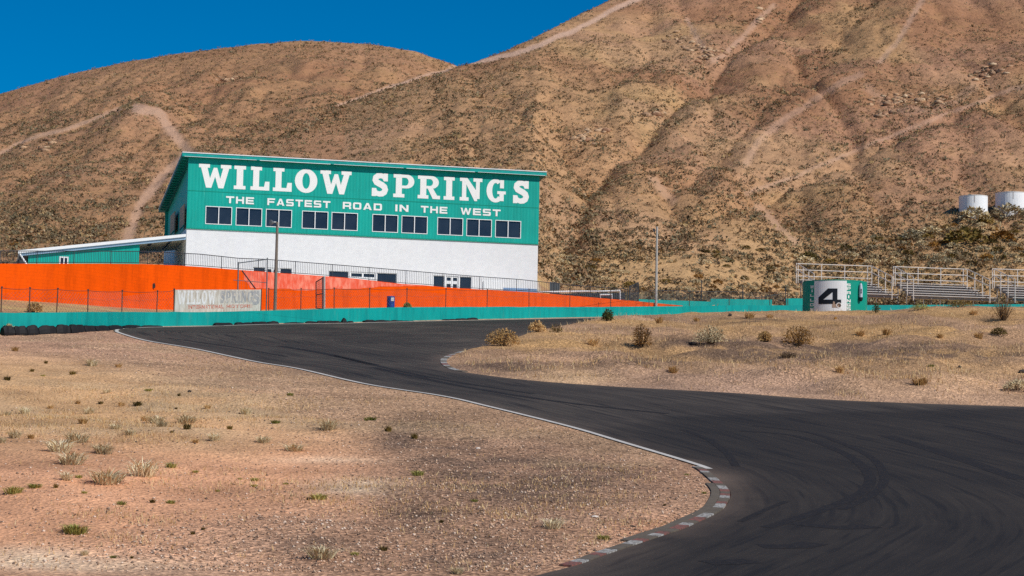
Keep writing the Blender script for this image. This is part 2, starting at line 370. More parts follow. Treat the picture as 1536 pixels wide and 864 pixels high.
# the dirt island between the two legs of the road
IB = [(661, 546), (673, 554), (706, 560.5), (790, 571), (909, 580), (1100, 590.5), (1219, 599), (1347, 605), (1536, 611), (1750, 617), (2100, 628)]
IK = [(661, 543), (670, 535), (700, 526), (730, 520.5), (778, 507.5), (800, 499), (846, 490.5), (891, 483), (940, 481), (1040, 480), (1100, 482), (1200, 484), (1340, 486), (1536, 488), (2100, 490)]
CR = [(661, 543), (700, 526), (730, 520), (778, 507), (800, 498.5), (846, 490), (891, 481), (939, 475.5), (1040, 475), (1100, 474.5), (1200, 475), (1215, 474), (1300, 471), (1340, 469), (1450, 463), (1536, 459), (1800, 457), (2100, 457)]
ib = np.array([(*plane_hit(*p),) for p in IB]); ik = np.array([(*plane_hit(*p),) for p in IK])
iba, ika = ib[:, 0]/ib[:, 1], ik[:, 0]/ik[:, 1]
Yb_ = lambda a: np.interp(a, iba, ib[:, 1]); Yk_ = lambda a: np.interp(a, ika, ik[:, 1])
crA = np.array([aE(*p) for p in CR]); Ec = lambda a: np.interp(a, crA[:, 0], crA[:, 1])
def plane(X, Y):
    z = PL[0]+PL[1]*X+PL[2]*Y
    lo = -3.1+.02*Y*0; k = 1.2
    return lo+np.logaddexp(0, (z-lo)*k)/k
def island(a, Y):
    yb, yk = Yb_(a), Yk_(a); t = (Y-yb)/np.maximum(yk-yb, .01)
    return np.where((a >= iba[0]) & (t > 0) & (t < 1), t, -1)
TC = .72
def base_ground(X, Y):
    X = np.asarray(X, float); Y = np.asarray(Y, float); a = X/np.maximum(Y, 1.)
    z = plane(X, Y)
    # island mound with its crest
    yb, yk, yt = Yb_(a), Yk_(a), Yt(a)
    yc = yb+TC*(yk-yb); h = np.maximum(Ec(a)*yc-plane(a*yc, yc), 0); on = sstep(iba[0], iba[0]+.012, a)
    t = (Y-yb)/np.maximum(yc-yb, .01)
    up = .25*sstep(0, .16, t)+.75*np.clip(t, 0, 1)**1.25
    z1 = z+h*np.minimum(up, 1)
    zc = Ec(a)*yc; tt = np.clip((Y-yc)/np.maximum(yt-yc, .1), 0, 1)
    z2 = np.maximum(zc, plane(a*yc, yc))*(1-tt)+Zt0(a)*tt
    w = sstep(.036, .062, a)                       # right of here the far road lies behind the crest
    z3 = z+h*(1-sstep(yc, yk, Y))
    zi = np.where(Y < yc, z1, w*z2+(1-w)*z3)
    z = np.where((a > iba[0]) & (Y > yb), on*zi+(1-on)*z, z)
    # behind the barrier: bank, terrace, ground up to the hills
    yo, yh = Yo(a), Yh(a)
    d1 = np.clip((Y-yt-1.05)/np.maximum(yo-yt-1.05, .1), 0, 1)
    left = 1-sstep(-.155, -.145, a)
    bank = (Zt1(a)-.03)*(1-d1)+np.minimum(Zo0(a), Zt1(a)+3)*d1
    bank = np.where(a < ow[-1, 0], bank, Zt1(a)-.03)
    zter = np.where(a < ow[-1, 0], Zo1(a)-.12, Zt1(a)-.03)
    d2 = np.clip((Y-yo-4)/np.maximum(yh-yo-4, .1), 0, 1); ter = zter*(1-d2)+Zh(a)*d2
    z = np.where(Y > yt+1.05, np.where(Y > yo+1.3, ter, bank), z)
    return z

# road outline on the ground
EDGE_L = [(700, 940), (780, 895), (872, 864), (905, 849), (989, 816), (1024, 803), (1046, 792), (1081, 773), (1093, 757), (1096, 743), (1086, 730), (1066, 712), (1058, 706), (1024, 694), (929, 665), (845, 640), (725, 610), (659, 595), (545, 577),
          (444, 554), (378, 543), (289, 524), (218, 512), (185, 503), (171, 497.5), (176, 494), (213, 491.6), (300, 490.0), (400, 486.9), (520, 485.2), (614, 482.8), (780, 479.4), (900, 477), (1040, 474.2)]
edge_l = smooth_line([plane_hit(*p)[:2] for p in EDGE_L], .5)
far_tail = [np.array([a*y, y]) for a, y in [(tw[i, 0], tw[i, 1]-.5) for i in range(13, len(tw))]]
edge_i = smooth_line([plane_hit(*p)[:2] for p in IK[::-1]]+[plane_hit(*p)[:2] for p in IB[1:]], .5)
ARC_E = np.array([(p[0], p[1]) for p in edge_l])
road_poly = [tuple(p) for p in edge_l]+[tuple(p) for p in far_tail]+[(95., 195.)]+[tuple(p) for p in edge_i]+[(95., 25.), (10., 22.), (-3., 27.)]
island_poly = [tuple(p) for p in edge_i]
# ---- ground sheet
def soil_attrs(X, Y, Z):
    px, py = proj(X, Y, Z); a = X/np.maximum(Y, 1)
    tan_ = np.array(srgb(210, 167, 122)[:3]); orange = np.array(srgb(220, 163, 125)[:3]); grey = np.array(srgb(180, 149, 124)[:3]); pale = np.array(srgb(226, 200, 168)[:3])
    gold = np.array(srgb(188, 150, 104)[:3]); dark = np.array(srgb(112, 92, 78)[:3]); isl = np.array(srgb(174, 140, 110)[:3]); pink = np.array(srgb(192, 150, 126)[:3])
    n = fbm(X, Y, .12, 3); n2 = fbm(X, Y, .5, 5); n3 = fbm(X, Y, .9, 8)
    de, _ = dist_poly(X, Y, [tuple(p) for p in edge_l[::3]])
    c = np.zeros(X.shape+(3,)); g = np.zeros(X.shape)
    def blend(c, col, w): return c*(1-w[..., None])+col*w[..., None]
    c[:] = tan_
    left = px < 1100
    c = blend(c, orange, sstep(620, 700, py+60*(n-.5))*.9)
    gr = (1-sstep(5.5, 11, de+5*(n-.5)))*1.0
    gr2 = sstep(430, 640, px+200*(n-.5))*sstep(600, 660, py)*(px < 1120)
    gr = np.maximum(gr*.85, gr2*.95); grey = grey*(1-.28*gr2[..., None]*(.4+.6*sstep(.35, .6, n2))[..., None])
    c = blend(c, grey, gr*.8); g = np.maximum(g, gr)
    bl = lambda x, y, rx, ry: np.exp(-(((px-x)/rx)**2+((py-y)/ry)**2))
    dk = bl(640, 655, 70, 26)+bl(720, 690, 110, 26)+bl(800, 730, 120, 26)+.9*bl(600, 770, 60, 18)+.8*bl(540, 820, 120, 30)+.7*bl(700, 830, 90, 24)+.6*bl(880, 720, 90, 26)+.35*bl(500, 560, 120, 14)
    c = blend(c, dark, np.clip(dk*(.3+1.3*sstep(.38, .58, n3)), 0, .85))
    pl_ = bl(40, 838, 90, 16)+bl(530, 730, 60, 12)+.7*bl(160, 850, 120, 10)+.5*bl(500, 690, 80, 6)
    c = blend(c, pale, np.clip(pl_*(.4+.9*n3), 0, .85)); g = g*(1-np.clip(pl_, 0, .7))
    c = blend(c, orange*1.0, np.clip(1.3*bl(1000, 795, 70, 16)+.8*bl(930, 640, 60, 7), 0, .8)*.7)
    # road shoulder beside the left leg: pinkish gravel
    c = blend(c, pink, (1-sstep(515, 560, py))*(px < 700)*.6)
    st = bl(200, 615, 260, 55)*sstep(.42, .6, n2)+.5*sstep(.55, .66, n)*(py < 700); c = blend(c, np.array(srgb(194, 166, 130)[:3]), np.clip(st*.7, 0, .7)*(px < 1000))
    c = c*(1+.22*np.clip((fbm(X, Y, .35, 15)-.5)*3, -1, 1)+.12*np.clip((n3-.5)*3, -1, 1))[..., None]
    # island
    ti = island(a, Y); isi = ti >= 0
    ci = np.zeros_like(c); ci[:] = isl
    ci = blend(ci, gold, sstep(.45, .7, n+.25*bl(1350, 545, 200, 30)+.25*bl(1250, 485, 150, 16)))
    ci = blend(ci, np.array(srgb(178, 146, 124)[:3]), (1-sstep(.0, .3, ti))*.7)
    dki = bl(1230, 530, 190, 12)*1.3+1.1*bl(1060, 515, 90, 6)+.9*bl(760, 552, 60, 10)+.9*bl(1330, 522, 90, 10)+.7*bl(1130, 480, 60, 5)+.7*bl(960, 545, 60, 6)+.5*bl(1500, 535, 70, 10)
    ci = blend(ci, dark, np.clip(dki*(.45+1.1*sstep(.38, .56, n3)), 0, .9))
    ci = blend(ci, np.array(srgb(206, 172, 132)[:3]), np.clip(bl(860, 568, 60, 12), 0, .7))
    c = np.where(isi[..., None], ci, c); g = np.where(isi, .55+.4*(n2-.5), g)
    c = np.where(isi[..., None], c*(1+.2*np.clip((fbm(X, Y, .3, 16)-.5)*4, -1, 1))[..., None], c)
    beh = Y > Yt(a)+.2
    cb = np.zeros_like(c); cb[:] = srgb(186, 146, 108)[:3]; cb = blend(cb, np.array(srgb(196, 164, 112)[:3]), sstep(.45, .6, n2)); cb = blend(cb, np.array(srgb(214, 206, 196)[:3]), ((Y > Yo(a)+.4) & (Y < Yh(a)-6) & (a < .012)).astype(float))
    c = np.where(beh[..., None], cb, c); g = np.where(beh, .2, g)
    return c, np.clip(g, 0, 1)

xs = np.arange(-70, 130.1, .5); ys = np.concatenate([np.arange(-30, 24, 3.), np.arange(24, 130, .4), np.arange(130, 235, .5)])
GX, GY = np.meshgrid(xs, ys)
inroad = inside(GX, GY, road_poly)
dE, _ = dist_poly(GX, GY, [tuple(p) for p in edge_l[::2]]+[tuple(p) for p in far_tail]); dI, _ = dist_poly(GX, GY, [tuple(p) for p in edge_i[::2]])
dR = np.minimum(dE, dI)
BG = base_ground(GX, GY)
amp = sstep(.3, 5, dR)*(~inroad)
GAx = GX/np.maximum(GY, 1.)
amp = amp*np.where(GY > Yt(GAx)-.5, .25, 1)
GZ = BG+amp*((fbm(GX, GY, .07, 11)-.5)*1.0*sstep(2, 14, dR)+(fbm(GX, GY, .4, 12)-.5)*(.26+1.0*(island(GAx, GY) >= 0)*sstep(.5, 3, dR)*(1-.75*sstep(.42, .62, island(GAx, GY))))+(fbm(GX, GY, 1.3, 13, 2)-.5)*.07)
GZ = np.where(inroad, GZ+.008-.22*sstep(.9, 1.8, dR), GZ+.012+.02*sstep(.3, .9, dR))
yhg = Yh(GAx); GZ = np.where(GY > yhg, GZ-1.2*(GY-yhg), GZ)
def ground_z(x, y):
    i = int(np.clip(np.searchsorted(xs, x)-1, 0, len(xs)-2)); j = int(np.clip(np.searchsorted(ys, y)-1, 0, len(ys)-2))
    u = (x-xs[i])/(xs[i+1]-xs[i]); v = (y-ys[j])/(ys[j+1]-ys[j])
    return float(GZ[j, i]*(1-u)*(1-v)+GZ[j, i+1]*u*(1-v)+GZ[j+1, i]*(1-u)*v+GZ[j+1, i+1]*u*v)
def drop(px, py):
    """where the line of sight meets the built ground"""
    d = ray(px, py); d = d/d[1]; prev = 30.
    for Y in np.arange(30, 215, .25):
        if ground_z(d[0]*Y, Y) >= d[2]*Y: break
    return np.array([d[0]*Y, Y, ground_z(d[0]*Y, Y)])
def grid_mesh(name, X, Y, Z, mat, smooth=True):
    h, w = X.shape; idx = np.arange(h*w).reshape(h, w)
    q = np.stack([idx[:-1, :-1], idx[:-1, 1:], idx[1:, 1:], idx[1:, :-1]], -1).reshape(-1, 4)
    return fast_mesh(name, np.stack([X, Y, Z], -1).reshape(-1, 3), q, mat, k=4, smooth=smooth)
g = kind(grid_mesh('ground', GX, GY, GZ, M['soil']), 'structure')
sc_, sg_ = soil_attrs(GX, GY, GZ)
at_ = g.data.attributes.new('soil', 'FLOAT_COLOR', 'POINT'); at_.data.foreach_set('color', np.concatenate([sc_, np.ones(sc_.shape[:2]+(1,))], -1).astype(np.float32).ravel())
fattr(g, 'gravel', sg_.ravel())

# ---- road sheet
def road_sheet():
    # outline points kept, interior filled with a grid
    rp = [p for i, p in enumerate(road_poly)]
    ox, oy = np.meshgrid(np.arange(-30, 96, .7), np.arange(22, 215, .7)); ox = ox.ravel(); oy = oy.ravel()
    m = inside(ox, oy, rp); d1, _ = dist_poly(ox, oy, rp+[rp[0]]); m &= d1 > .3
    P = [Vector(p) for p in rp]+[Vector((x, y)) for x, y in zip(ox[m], oy[m])]
    n = len(rp)
    r = delaunay_2d_cdt(P, [(i, (i+1) % n) for i in range(n)], [], 1, 1e-5)
    vx = np.array([v.x for v in r[0]]); vy = np.array([v.y for v in r[0]])
    vz = base_ground(vx, vy)+.03
    o = fast_mesh('road', np.stack([vx, vy, vz], -1), [tuple(f) for f in r[2]], M['asphalt'], smooth=True)
    d, ar = dist_poly(vx, vy, [tuple(p) for p in edge_l]); di, _ = dist_poly(vx, vy, [tuple(p) for p in edge_i])
    px, py = proj(vx, vy, vz)
    wob = (fbm(vx, vy, .08, 21)-.5)*3
    fattr(o, 'edge_d', d+.25*wob); fattr(o, 'edge_a', ar)
    seam = np.interp(px, [640, 1010, 1300, 1600], [700, 624, 617, 611])
    fr = sstep(-1.2, 1.2, py-seam)*sstep(840, 1040, px+30*wob/3)
    fr = np.maximum(fr, .9*sstep(492, 476, py)*sstep(560, 700, px))
    fattr(o, 'fresh', fr)
    du = .55*np.exp(-np.minimum(d, di)/.45)*fbm(vx, vy, .6, 22)+.30*np.exp(-(((px-1070)/50)**2+((py-722)/18)**2))
    fattr(o, 'dust', np.clip(du, 0, .6))
    return kind(o, 'structure')
road = road_sheet()
def strip(name, line, w0, w1, lift, mat, thick=0.0):
    """ribbon along a ground polyline, from offset w0 to w1 on its left"""
    L = np.array(line); T = np.gradient(L, axis=0); T /= np.linalg.norm(T, axis=1)[:, None]+1e-9; N = np.stack([-T[:, 1], T[:, 0]], 1)
    A = L+N*w0; B = L+N*w1; za = base_ground(A[:, 0], A[:, 1])+lift; zb = base_ground(B[:, 0], B[:, 1])+lift
    n = len(L); mb = MB()
    vs = [(*A[i], za[i]) for i in range(n)]+[(*B[i], zb[i]) for i in range(n)]
    fs = [(i, i+1, n+i+1, n+i) for i in range(n-1)]
    if thick:
        vs += [(x, y, z-thick) for x, y, z in vs]; k = 2*n
        fs += [(k+i, i, i+1, k+i+1)[::-1] for i in range(n-1)]+[(n+i, k+n+i, k+n+i+1, n+i+1)[::-1] for i in range(n-1)]
        fs += [(0, n, k+n, k), (n-1, k+n-1, k+n+n-1, n+n-1)]
    mb.add(vs, fs); return mb.build(name, mat, fixn=bool(thick))
def seg(line, q0, q1):
    """piece of a ground polyline between two pictured points"""
    L = np.array(line); i = int(np.argmin(np.hypot(*(L-q0[:2]).T))); j = int(np.argmin(np.hypot(*(L-q1[:2]).T)))
    return list(L[min(i, j):max(i, j)+1])
ln = seg(edge_l, plane_hit(1058, 706), plane_hit(171, 497.5))
kind(strip('edge_line', ln, -.22, -.02, .036, M['white_line']), 'structure')
ln2 = seg(edge_l, plane_hit(171, 497.5), plane_hit(1040, 474))
kind(strip('edge_line', ln2, -.26, -.08, .036, M['white_line']), 'structure')
# kerbs: separate painted blocks
def kerb(q0, q1, L, line, w0, w1, pat, h, label0, grp):
    s = smooth_line(seg(line, q0, q1), .2); s = np.array(s); d = np.concatenate([[0], np.cumsum(np.hypot(*np.diff(s, axis=0).T))]); k = 0; u = 0.
    while u < d[-1]-.2:
        e = min(u+L*(0.6+.8*random.random()), d[-1]); q = np.linspace(u+.01, e-.01, 5)
        ln = np.stack([np.interp(q, d, s[:, 0]), np.interp(q, d, s[:, 1])], 1)
        m = pat[k % len(pat)]
        o = strip('kerb_block', ln, w0, w1, h, M['kerb_'+m], .25)
        tag(o, label0 % {'white': 'worn white', 'red': 'faded red', 'bare': 'bare grey'}[m], 'kerb', grp % {'white': 'white', 'red': 'red', 'bare': 'bare'}[m]); k += 1; u = e
kerb(plane_hit(860, 868), plane_hit(1050, 702), .62, edge_l, .02, .26, ['red', 'white', 'bare', 'red', 'white', 'bare', 'bare', 'white', 'red', 'bare', 'white', 'red', 'bare'], .05, '%s painted kerb block round the near gravel apex of the bend', '%s kerb blocks of the near apex')
kerb(plane_hit(700, 559), plane_hit(688, 529), .9, edge_i, -.02, .28, ['white', 'white', 'bare', 'white', 'red', 'white', 'bare'], .05, '%s kerb block round the tip of the dirt island', '%s kerb blocks of the island tip')
# dark weathered strip on the gravel side of the near kerb
kind(strip('kerb_apron', seg(edge_l, plane_hit(965, 824), plane_hit(1086, 731)), .27, .48, .05, M['kerb_bare'], .25), 'structure')

# rubber laid down by tyres
tm = paint('tyre rubber marks', srgb(30, 25, 22), .2, 1.2, .8, streak=False, dirt=srgb(46, 40, 35), dirt_amt=.95, lo=.47)
for P_, w_ in (([(1110, 648), (1190, 655), (1262, 680), (1302, 712), (1296, 740), (1240, 768), (1150, 800)], .16), ([(1130, 640), (1220, 652), (1300, 684), (1326, 716), (1312, 744), (1262, 770)], .13), ([(1190, 792), (1255, 800), (1308, 797)], .3), ([(1140, 832), (1200, 832), (1222, 826)], .3), ([(1060, 862), (1100, 860), (1130, 858)], .3), ([(1110, 790), (1145, 772), (1180, 757)], .08),
               ([(1024, 646), (1060, 660), (1090, 682), (1104, 702)], .12), ([(560, 552), (690, 580), (840, 604), (1000, 622)], .2), ([(500, 534), (640, 566), (800, 592)], .15), ([(420, 520), (480, 530), (560, 548)], .3), ([(1330, 655), (1440, 690), (1530, 722)], .3), ([(1420, 640), (1480, 652), (1536, 668)], .22), ([(250, 508), (340, 520), (430, 536)], .14)):
    L_ = smooth_line([plane_hit(*p)[:2] for p in P_], .4); kind(strip('tyre_mark', L_, -w_, w_, .034, tm), 'structure')

# ================================================================ HILLS
def colfun(rows):
    A = np.array([aE(x, y) for x, y, *r in rows]); o = np.argsort(A[:, 0]); return A[o]
LR = colfun([(-900, 520), (-500, 330), (-200, 212), (0, 140), (100, 112), (200, 90), (300, 75.5), (380, 66), (450, 61), (500, 62), (560, 66), (620, 76), (660, 88), (690, 98), (720, 112), (800, 165), (900, 230), (1100, 300), (2300, 350)])
RR_ = [(-900, 420, 300), (300, 260, 300), (430, 195, 315), (540, 147, 327), (600, 127, 328), (660, 106, 330), (690, 97.5, 332), (715, 90.5, 338), (760, 74, 345), (820, 46, 360), (880, 15, 385), (912, 0, 400), (1000, -48, 440), (1150, -120, 510), (1300, -150, 530), (1536, -175, 540), (2300, -220, 560)]
RA = np.array([(*aE(x, y), Y) for x, y, Y in RR_])
def zA(a, Y):
    yh, zh = Yh(a), Zh(a); E = np.interp(a, LR[:, 0], LR[:, 1]); Yr = 430.; zr = E*Yr
    t = (Y-yh)/(Yr-yh)
    up = zh+(zr-zh)*t
    r = 14.                                           # rounded top
    return np.where(Y < Yr, up, zr-.25*(Y-Yr))
def zB(a, Y):
    yh, zh = Yh(a), Zh(a); E = np.interp(a, RA[:, 0], RA[:, 1]); Yr = np.interp(a, RA[:, 0], RA[:, 2]); zr = E*Yr
    t = np.clip((Y-yh)/(Yr-yh), -1, 9)
    p = 1+.22*sstep(.05, .25, a)*(1-sstep(.25, .6, t))*0
    up = zh+(zr-zh)*t
    return np.where(Y < Yr, up, zr-.42*(Y-Yr))
GUL = [([(870, 360), (880, 300), (890, 238), (842, 192), (765, 152), (700, 118)], 24, 4.5), ([(890, 238), (950, 192), (1015, 142), (1075, 92), (1130, 45), (1180, 0), (1230, -60)], 26, 7.),
       ([(1040, 330), (1110, 245), (1180, 172), (1262, 122), (1310, 95), (1350, 52), (1385, 0)], 22, -2.2), ([(1000, 360), (1100, 300), (1195, 268), (1245, 243), (1330, 205), (1440, 163), (1540, 122), (1640, 80)], 20, 2.6),
       ([(1000, 270), (1060, 225), (1130, 170), (1200, 120), (1280, 40), (1330, -40)], 22, 2.2), ([(330, 230), (440, 200), (540, 150), (640, 118)], 16, 2.4),
       ([(60, 330), (150, 250), (205, 170)], 30, -2.2), ([(330, 330), (290, 235), (235, 168)], 22, -1.6), ([(0, 205), (90, 185), (190, 160), (300, 150)], 14, 1.6), ([(720, 330), (690, 240), (660, 130)], 26, 2.0), ([(790, 330), (800, 240), (790, 180)], 20, -2.0), ([(1250, 330), (1310, 270), (1400, 215), (1536, 170)], 26, -1.5)]
TRK = [([(505, 161), (540, 146), (600, 127), (640, 112), (690, 98), (720, 93)], 3.0, .9), ([(715, 93), (745, 88), (790, 75), (830, 59), (880, 36), (955, -2), (1010, -30)], 5.5, 1.0),
       ([(-30, 243), (40, 210), (100, 194), (150, 173), (180, 163)], 4.5, .6), ([(205, 163), (235, 168), (262, 205), (290, 235)], 11, .65), ([(285, 228), (240, 270), (210, 305), (195, 345), (190, 372)], 11, .6),
       ([(1400, -20), (1378, 10), (1350, 55), (1320, 92)], 6, .5), ([(1290, 112), (1262, 124), (1205, 160), (1165, 185), (1140, 210), (1118, 245)], 8, .38), ([(1560, 120), (1440, 164), (1380, 186), (1330, 206), (1260, 236), (1200, 262), (1120, 290)], 4.5, .45),
       ([(1160, 8), (1138, 30), (1085, 85), (1070, 92), (1048, 60), (1030, 30)], 6, .5), ([(1300, 130), (1340, 165), (1420, 160), (1460, 130)], 9, .3), ([(1140, 310), (1165, 335), (1190, 362)], 10, .4), ([(980, 270), (1010, 300)], 10, .35)]
PP = lambda pts: [(aE(*p)[0]*F, aE(*p)[1]*F) for p in pts]
GUL = [(PP(p), w, d) for p, w, d in GUL]; TRK = [(PP(p), w, k) for p, w, k in TRK]
def track_at(sx, sy, fine=True):
    sx = sx+(fbm(sx, sy, .035, 46, 3)-.5)*9; sy = sy+(fbm(sx, sy, .035, 47, 3)-.5)*7
    t = np.zeros_like(sx)
    for pts, w, k in TRK:
        q, _ = dist_poly(sx, sy, pts); t = np.maximum(t, k*(1-sstep(w*.35, w*1.0, q)))
    return t
def hill_z(a, Y):
    zb, za = zB(a, Y), zA(a, Y); z = np.maximum(za, zb); sx, sy = a*F, z/Y*F
    t = sstep(0, 50, Y-Yh(a)); X = a*Y
    dz = np.zeros_like(z)
    wx = (fbm(X, Y, .05, 44, 3)-.5)*34; wy = (fbm(X, Y, .05, 45, 3)-.5)*26
    for pts, w, d in GUL:
        q, _ = dist_poly(sx+wx, sy+wy, pts); dz -= d*(.27*np.exp(-np.abs(q)/(w*.45))+.14*np.exp(-(q/(w*1.3))**2)) if d > 0 else .4*d*np.exp(-(q/(w*1.3))**2)
    top = 1-sstep(.8, 1.0, (Y-200)/230)*(za > zb)
    ridge = np.interp(a, RA[:, 0], RA[:, 2]); top = np.minimum(top, np.where(zb >= za, 1-sstep(-60, -8, Y-ridge), 1))
    n1 = np.abs(fbm(X, Y*.7, .022, 41, 3)*2-1); n2 = fbm(X, Y, .06, 42, 4)-.5; n3 = fbm(X, Y, .3, 43, 3)-.5
    rl = np.abs(fbm(X*1.0+6*fbm(X, Y, .04, 48, 2), Y*.22, .075, 49, 3)*2-1); dz -= t*1.25*np.clip(.32-rl, 0, 1)/.32*(.3+.7*top)
    rl = np.abs(fbm(X*1.0+3*fbm(X, Y, .1, 50, 2), Y*.3, .2, 54, 2)*2-1); dz -= t*.5*np.clip(.3-rl, 0, 1)/.3
    dz += t*(-(.35-n1)*1.5+n2*2.2)*(.25+.75*top)+n3*.7*t+(dz*0)
    kn = np.exp(-(((sx-aE(205, 190)[0]*F)/60)**2+((sy-aE(205, 190)[1]*F)/26)**2)); dz += 2.2*kn
    dz *= np.where(Y > ridge-70, sstep(0, 6, np.abs(za-zb)), 1)
    dz -= .45*track_at(sx, sy)*t
    return z+np.where(top < 1, dz*(.2+.8*top), dz)
aa = np.linspace(aE(-700, 300)[0], aE(2200, 300)[0], 640)
yy = np.concatenate([np.linspace(-3, 60, 90), np.linspace(60.8, 260, 200), np.linspace(262, 420, 50)])
HA = np.repeat(aa[None], len(yy), 0); HY = Yh(HA)+yy[:, None]
HZ = hill_z(HA, HY); HZ = np.where(yy[:, None] < 0, HZ-.4, HZ); HX = HA*HY
hills = kind(grid_mesh('hills', HX, HY, HZ, M['hill']), 'structure')
HSx, HSy = HA*F, HZ/HY*F
ht = track_at(HSx, HSy); fattr(hills, 'track', ht.ravel())
hn = fbm(HX, HY, .02, 51, 4); hn2 = fbm(HX, HY, .05, 52, 4)
c0 = np.array(srgb(188, 146, 108)[:3]); c1 = np.array(srgb(168, 123, 92)[:3]); c2 = np.array(srgb(204, 168, 118)[:3]); c3 = np.array(srgb(188, 146, 120)[:3])
hc = c0+(c1-c0)*sstep(.45, .62, hn)[..., None]; hc = hc+(c2-hc)*(.4*sstep(.5, .66, hn2))[..., None]
low = 1-sstep(0, 70, HY-Yh(HA)); hc = hc+(c2-hc)*(.5*low)[..., None]
hc = hc+(c3-hc)*(.35*sstep(.52, .66, fbm(HX, HY, .035, 53, 4)))[..., None]
hc = hc+(c1-hc)*(.55*(zA(HA, HY) > zB(HA, HY)))[..., None]
at_ = hills.data.attributes.new('soil', 'FLOAT_COLOR', 'POINT'); at_.data.foreach_set('color', np.concatenate([hc, np.ones(hc.shape[:2]+(1,))], -1).astype(np.float32).ravel())
def hill_drop(px, py):
    d = ray(px, py); a, E = d[0]/d[1], d[2]/d[1]
    Y = float(Yh(np.array(a)))+np.arange(0, 360, .5); z = hill_z(np.full_like(Y, a), Y); k = np.argmax(z/Y >= E)
    return np.array([a*Y[k], Y[k], z[k]])

# ---- shrubs speckling the hills: thousands, one object
ico_v = []; p_ = (1+5**.5)/2
ico_v = np.array([(-1, p_, 0), (1, p_, 0), (-1, -p_, 0), (1, -p_, 0), (0, -1, p_), (0, 1, p_), (0, -1, -p_), (0, 1, -p_), (p_, 0, -1), (p_, 0, 1), (-p_, 0, -1), (-p_, 0, 1)])/math.hypot(1, p_)
ico_f = np.array([(0, 11, 5), (0, 5, 1), (0, 1, 7), (0, 7, 10), (0, 10, 11), (1, 5, 9), (5, 11, 4), (11, 10, 2), (10, 7, 6), (7, 1, 8), (3, 9, 4), (3, 4, 2), (3, 2, 6), (3, 6, 8), (3, 8, 9), (4, 9, 5), (2, 4, 11), (6, 2, 10), (8, 6, 7), (9, 8, 1)])
def tuft_cloud(name, X, Y, Z, r, cols, nt, flat=.75, size=.5):
    """ragged little shrubs of nt small faces each"""
    m = len(X); d = rng.normal(0, 1, (m, nt, 3)); d /= np.linalg.norm(d, axis=2)[..., None]; d[..., 2] = np.abs(d[..., 2])
    c = d*(rng.random((m, nt, 1))**.5)*r[:, None, None]*np.array([1, 1, flat])
    c[..., 0] += X[:, None]; c[..., 1] += Y[:, None]; c[..., 2] += Z[:, None]+.08*r[:, None]
    e1 = rng.normal(0, 1, (m, nt, 3)); e2 = rng.normal(0, 1, (m, nt, 3)); k = (size*r)[:, None, None]*rng.uniform(.5, 1.2, (m, nt, 1))
    e1 *= k/np.linalg.norm(e1, axis=2)[..., None]; e2 *= k/np.linalg.norm(e2, axis=2)[..., None]
    v = np.stack([c-.5*e1-.3*e2, c+.5*e1-.3*e2, c+.7*e2], 2).reshape(-1, 3)
    f = np.arange(len(v)).reshape(-1, 3); tint = rng.uniform(.8, 1.2, (m, nt, 1))*np.ones((1, 1, 4)); tint[..., 3] = 1
    cc = np.repeat((cols[:, None, :]*tint).reshape(-1, 4), 3, 0)
    return fast_mesh(name, v, f, M['bush_far'], cc)
PAL = np.array([srgb(108, 92, 70), srgb(132, 114, 88), srgb(116, 104, 76), srgb(150, 130, 102), srgb(96, 82, 62), srgb(168, 140, 98), srgb(134, 104, 76), srgb(120, 112, 88)])
def hill_shrubs(n):
    N = n*12
    a = rng.uniform(aE(-60, 300)[0], aE(1600, 300)[0], N); yh = Yh(a); Y = yh-np.where(a > .01, 34, 4)+rng.random(N)*300
    k = (rng.random(N) < (200/np.maximum(Y, 200))**1.6) & (Y > Yo(a)+6) & ~((a < .03) & (Y < yh+1)) & (Y < np.maximum(433, np.interp(a, RA[:, 0], RA[:, 2])+3))
    a, Y = a[k], Y[k]; X = a*Y; cl = fbm(X, Y, .05, 61, 3)*.6+fbm(X, Y, .25, 62, 2)*.4
    k = rng.random(len(a)) < np.clip(.66+3.8*(cl-.46)+.25, .3, 1); a, Y, cl = a[k][:int(n*1.35)], Y[k][:int(n*1.35)], cl[k][:int(n*1.35)]; yh = Yh(a); N = len(a)
    z = np.where(Y > yh, hill_z(a, np.maximum(Y, yh+.1)), 0); X = a*Y
    low = Y < yh; z[low] = base_ground(X[low], Y[low])
    sx, sy = a*F, z/Y*F
    keep = track_at(sx, sy) < .35
    gd = np.full(N, 1e9)
    for pts, w, d in GUL:
        if d > 0: gd = np.minimum(gd, dist_poly(sx, sy, pts)[0]/w)
    gb = np.exp(-(gd/.9)**2)
    keep &= rng.random(N) < np.clip(.8+1.5*(cl-.46)+.35*gb, .4, 1)
    keep &= np.where(zB(a, Y) >= zA(a, Y), Y < np.interp(a, RA[:, 0], RA[:, 2])+3, Y < 432)
    a, Y, z, X, gb = [q[keep][:n] for q in (a, Y, z, X, gb)]; m = len(a); print('hill shrubs', m)
    lowf = 1-sstep(0, 70, Y-Yh(a))
    r = (.17+.36*rng.random(m)**2.)*(1+.4*lowf)*(1+.35*gb); r *= np.where(rng.random(m) < .05, 1.5, 1)
    c = PAL[rng.integers(0, len(PAL), m)]; return kind(tuft_cloud('hillside_shrubs', X, Y, z, r, c, 9), 'stuff')
BU_ = (1, 0)
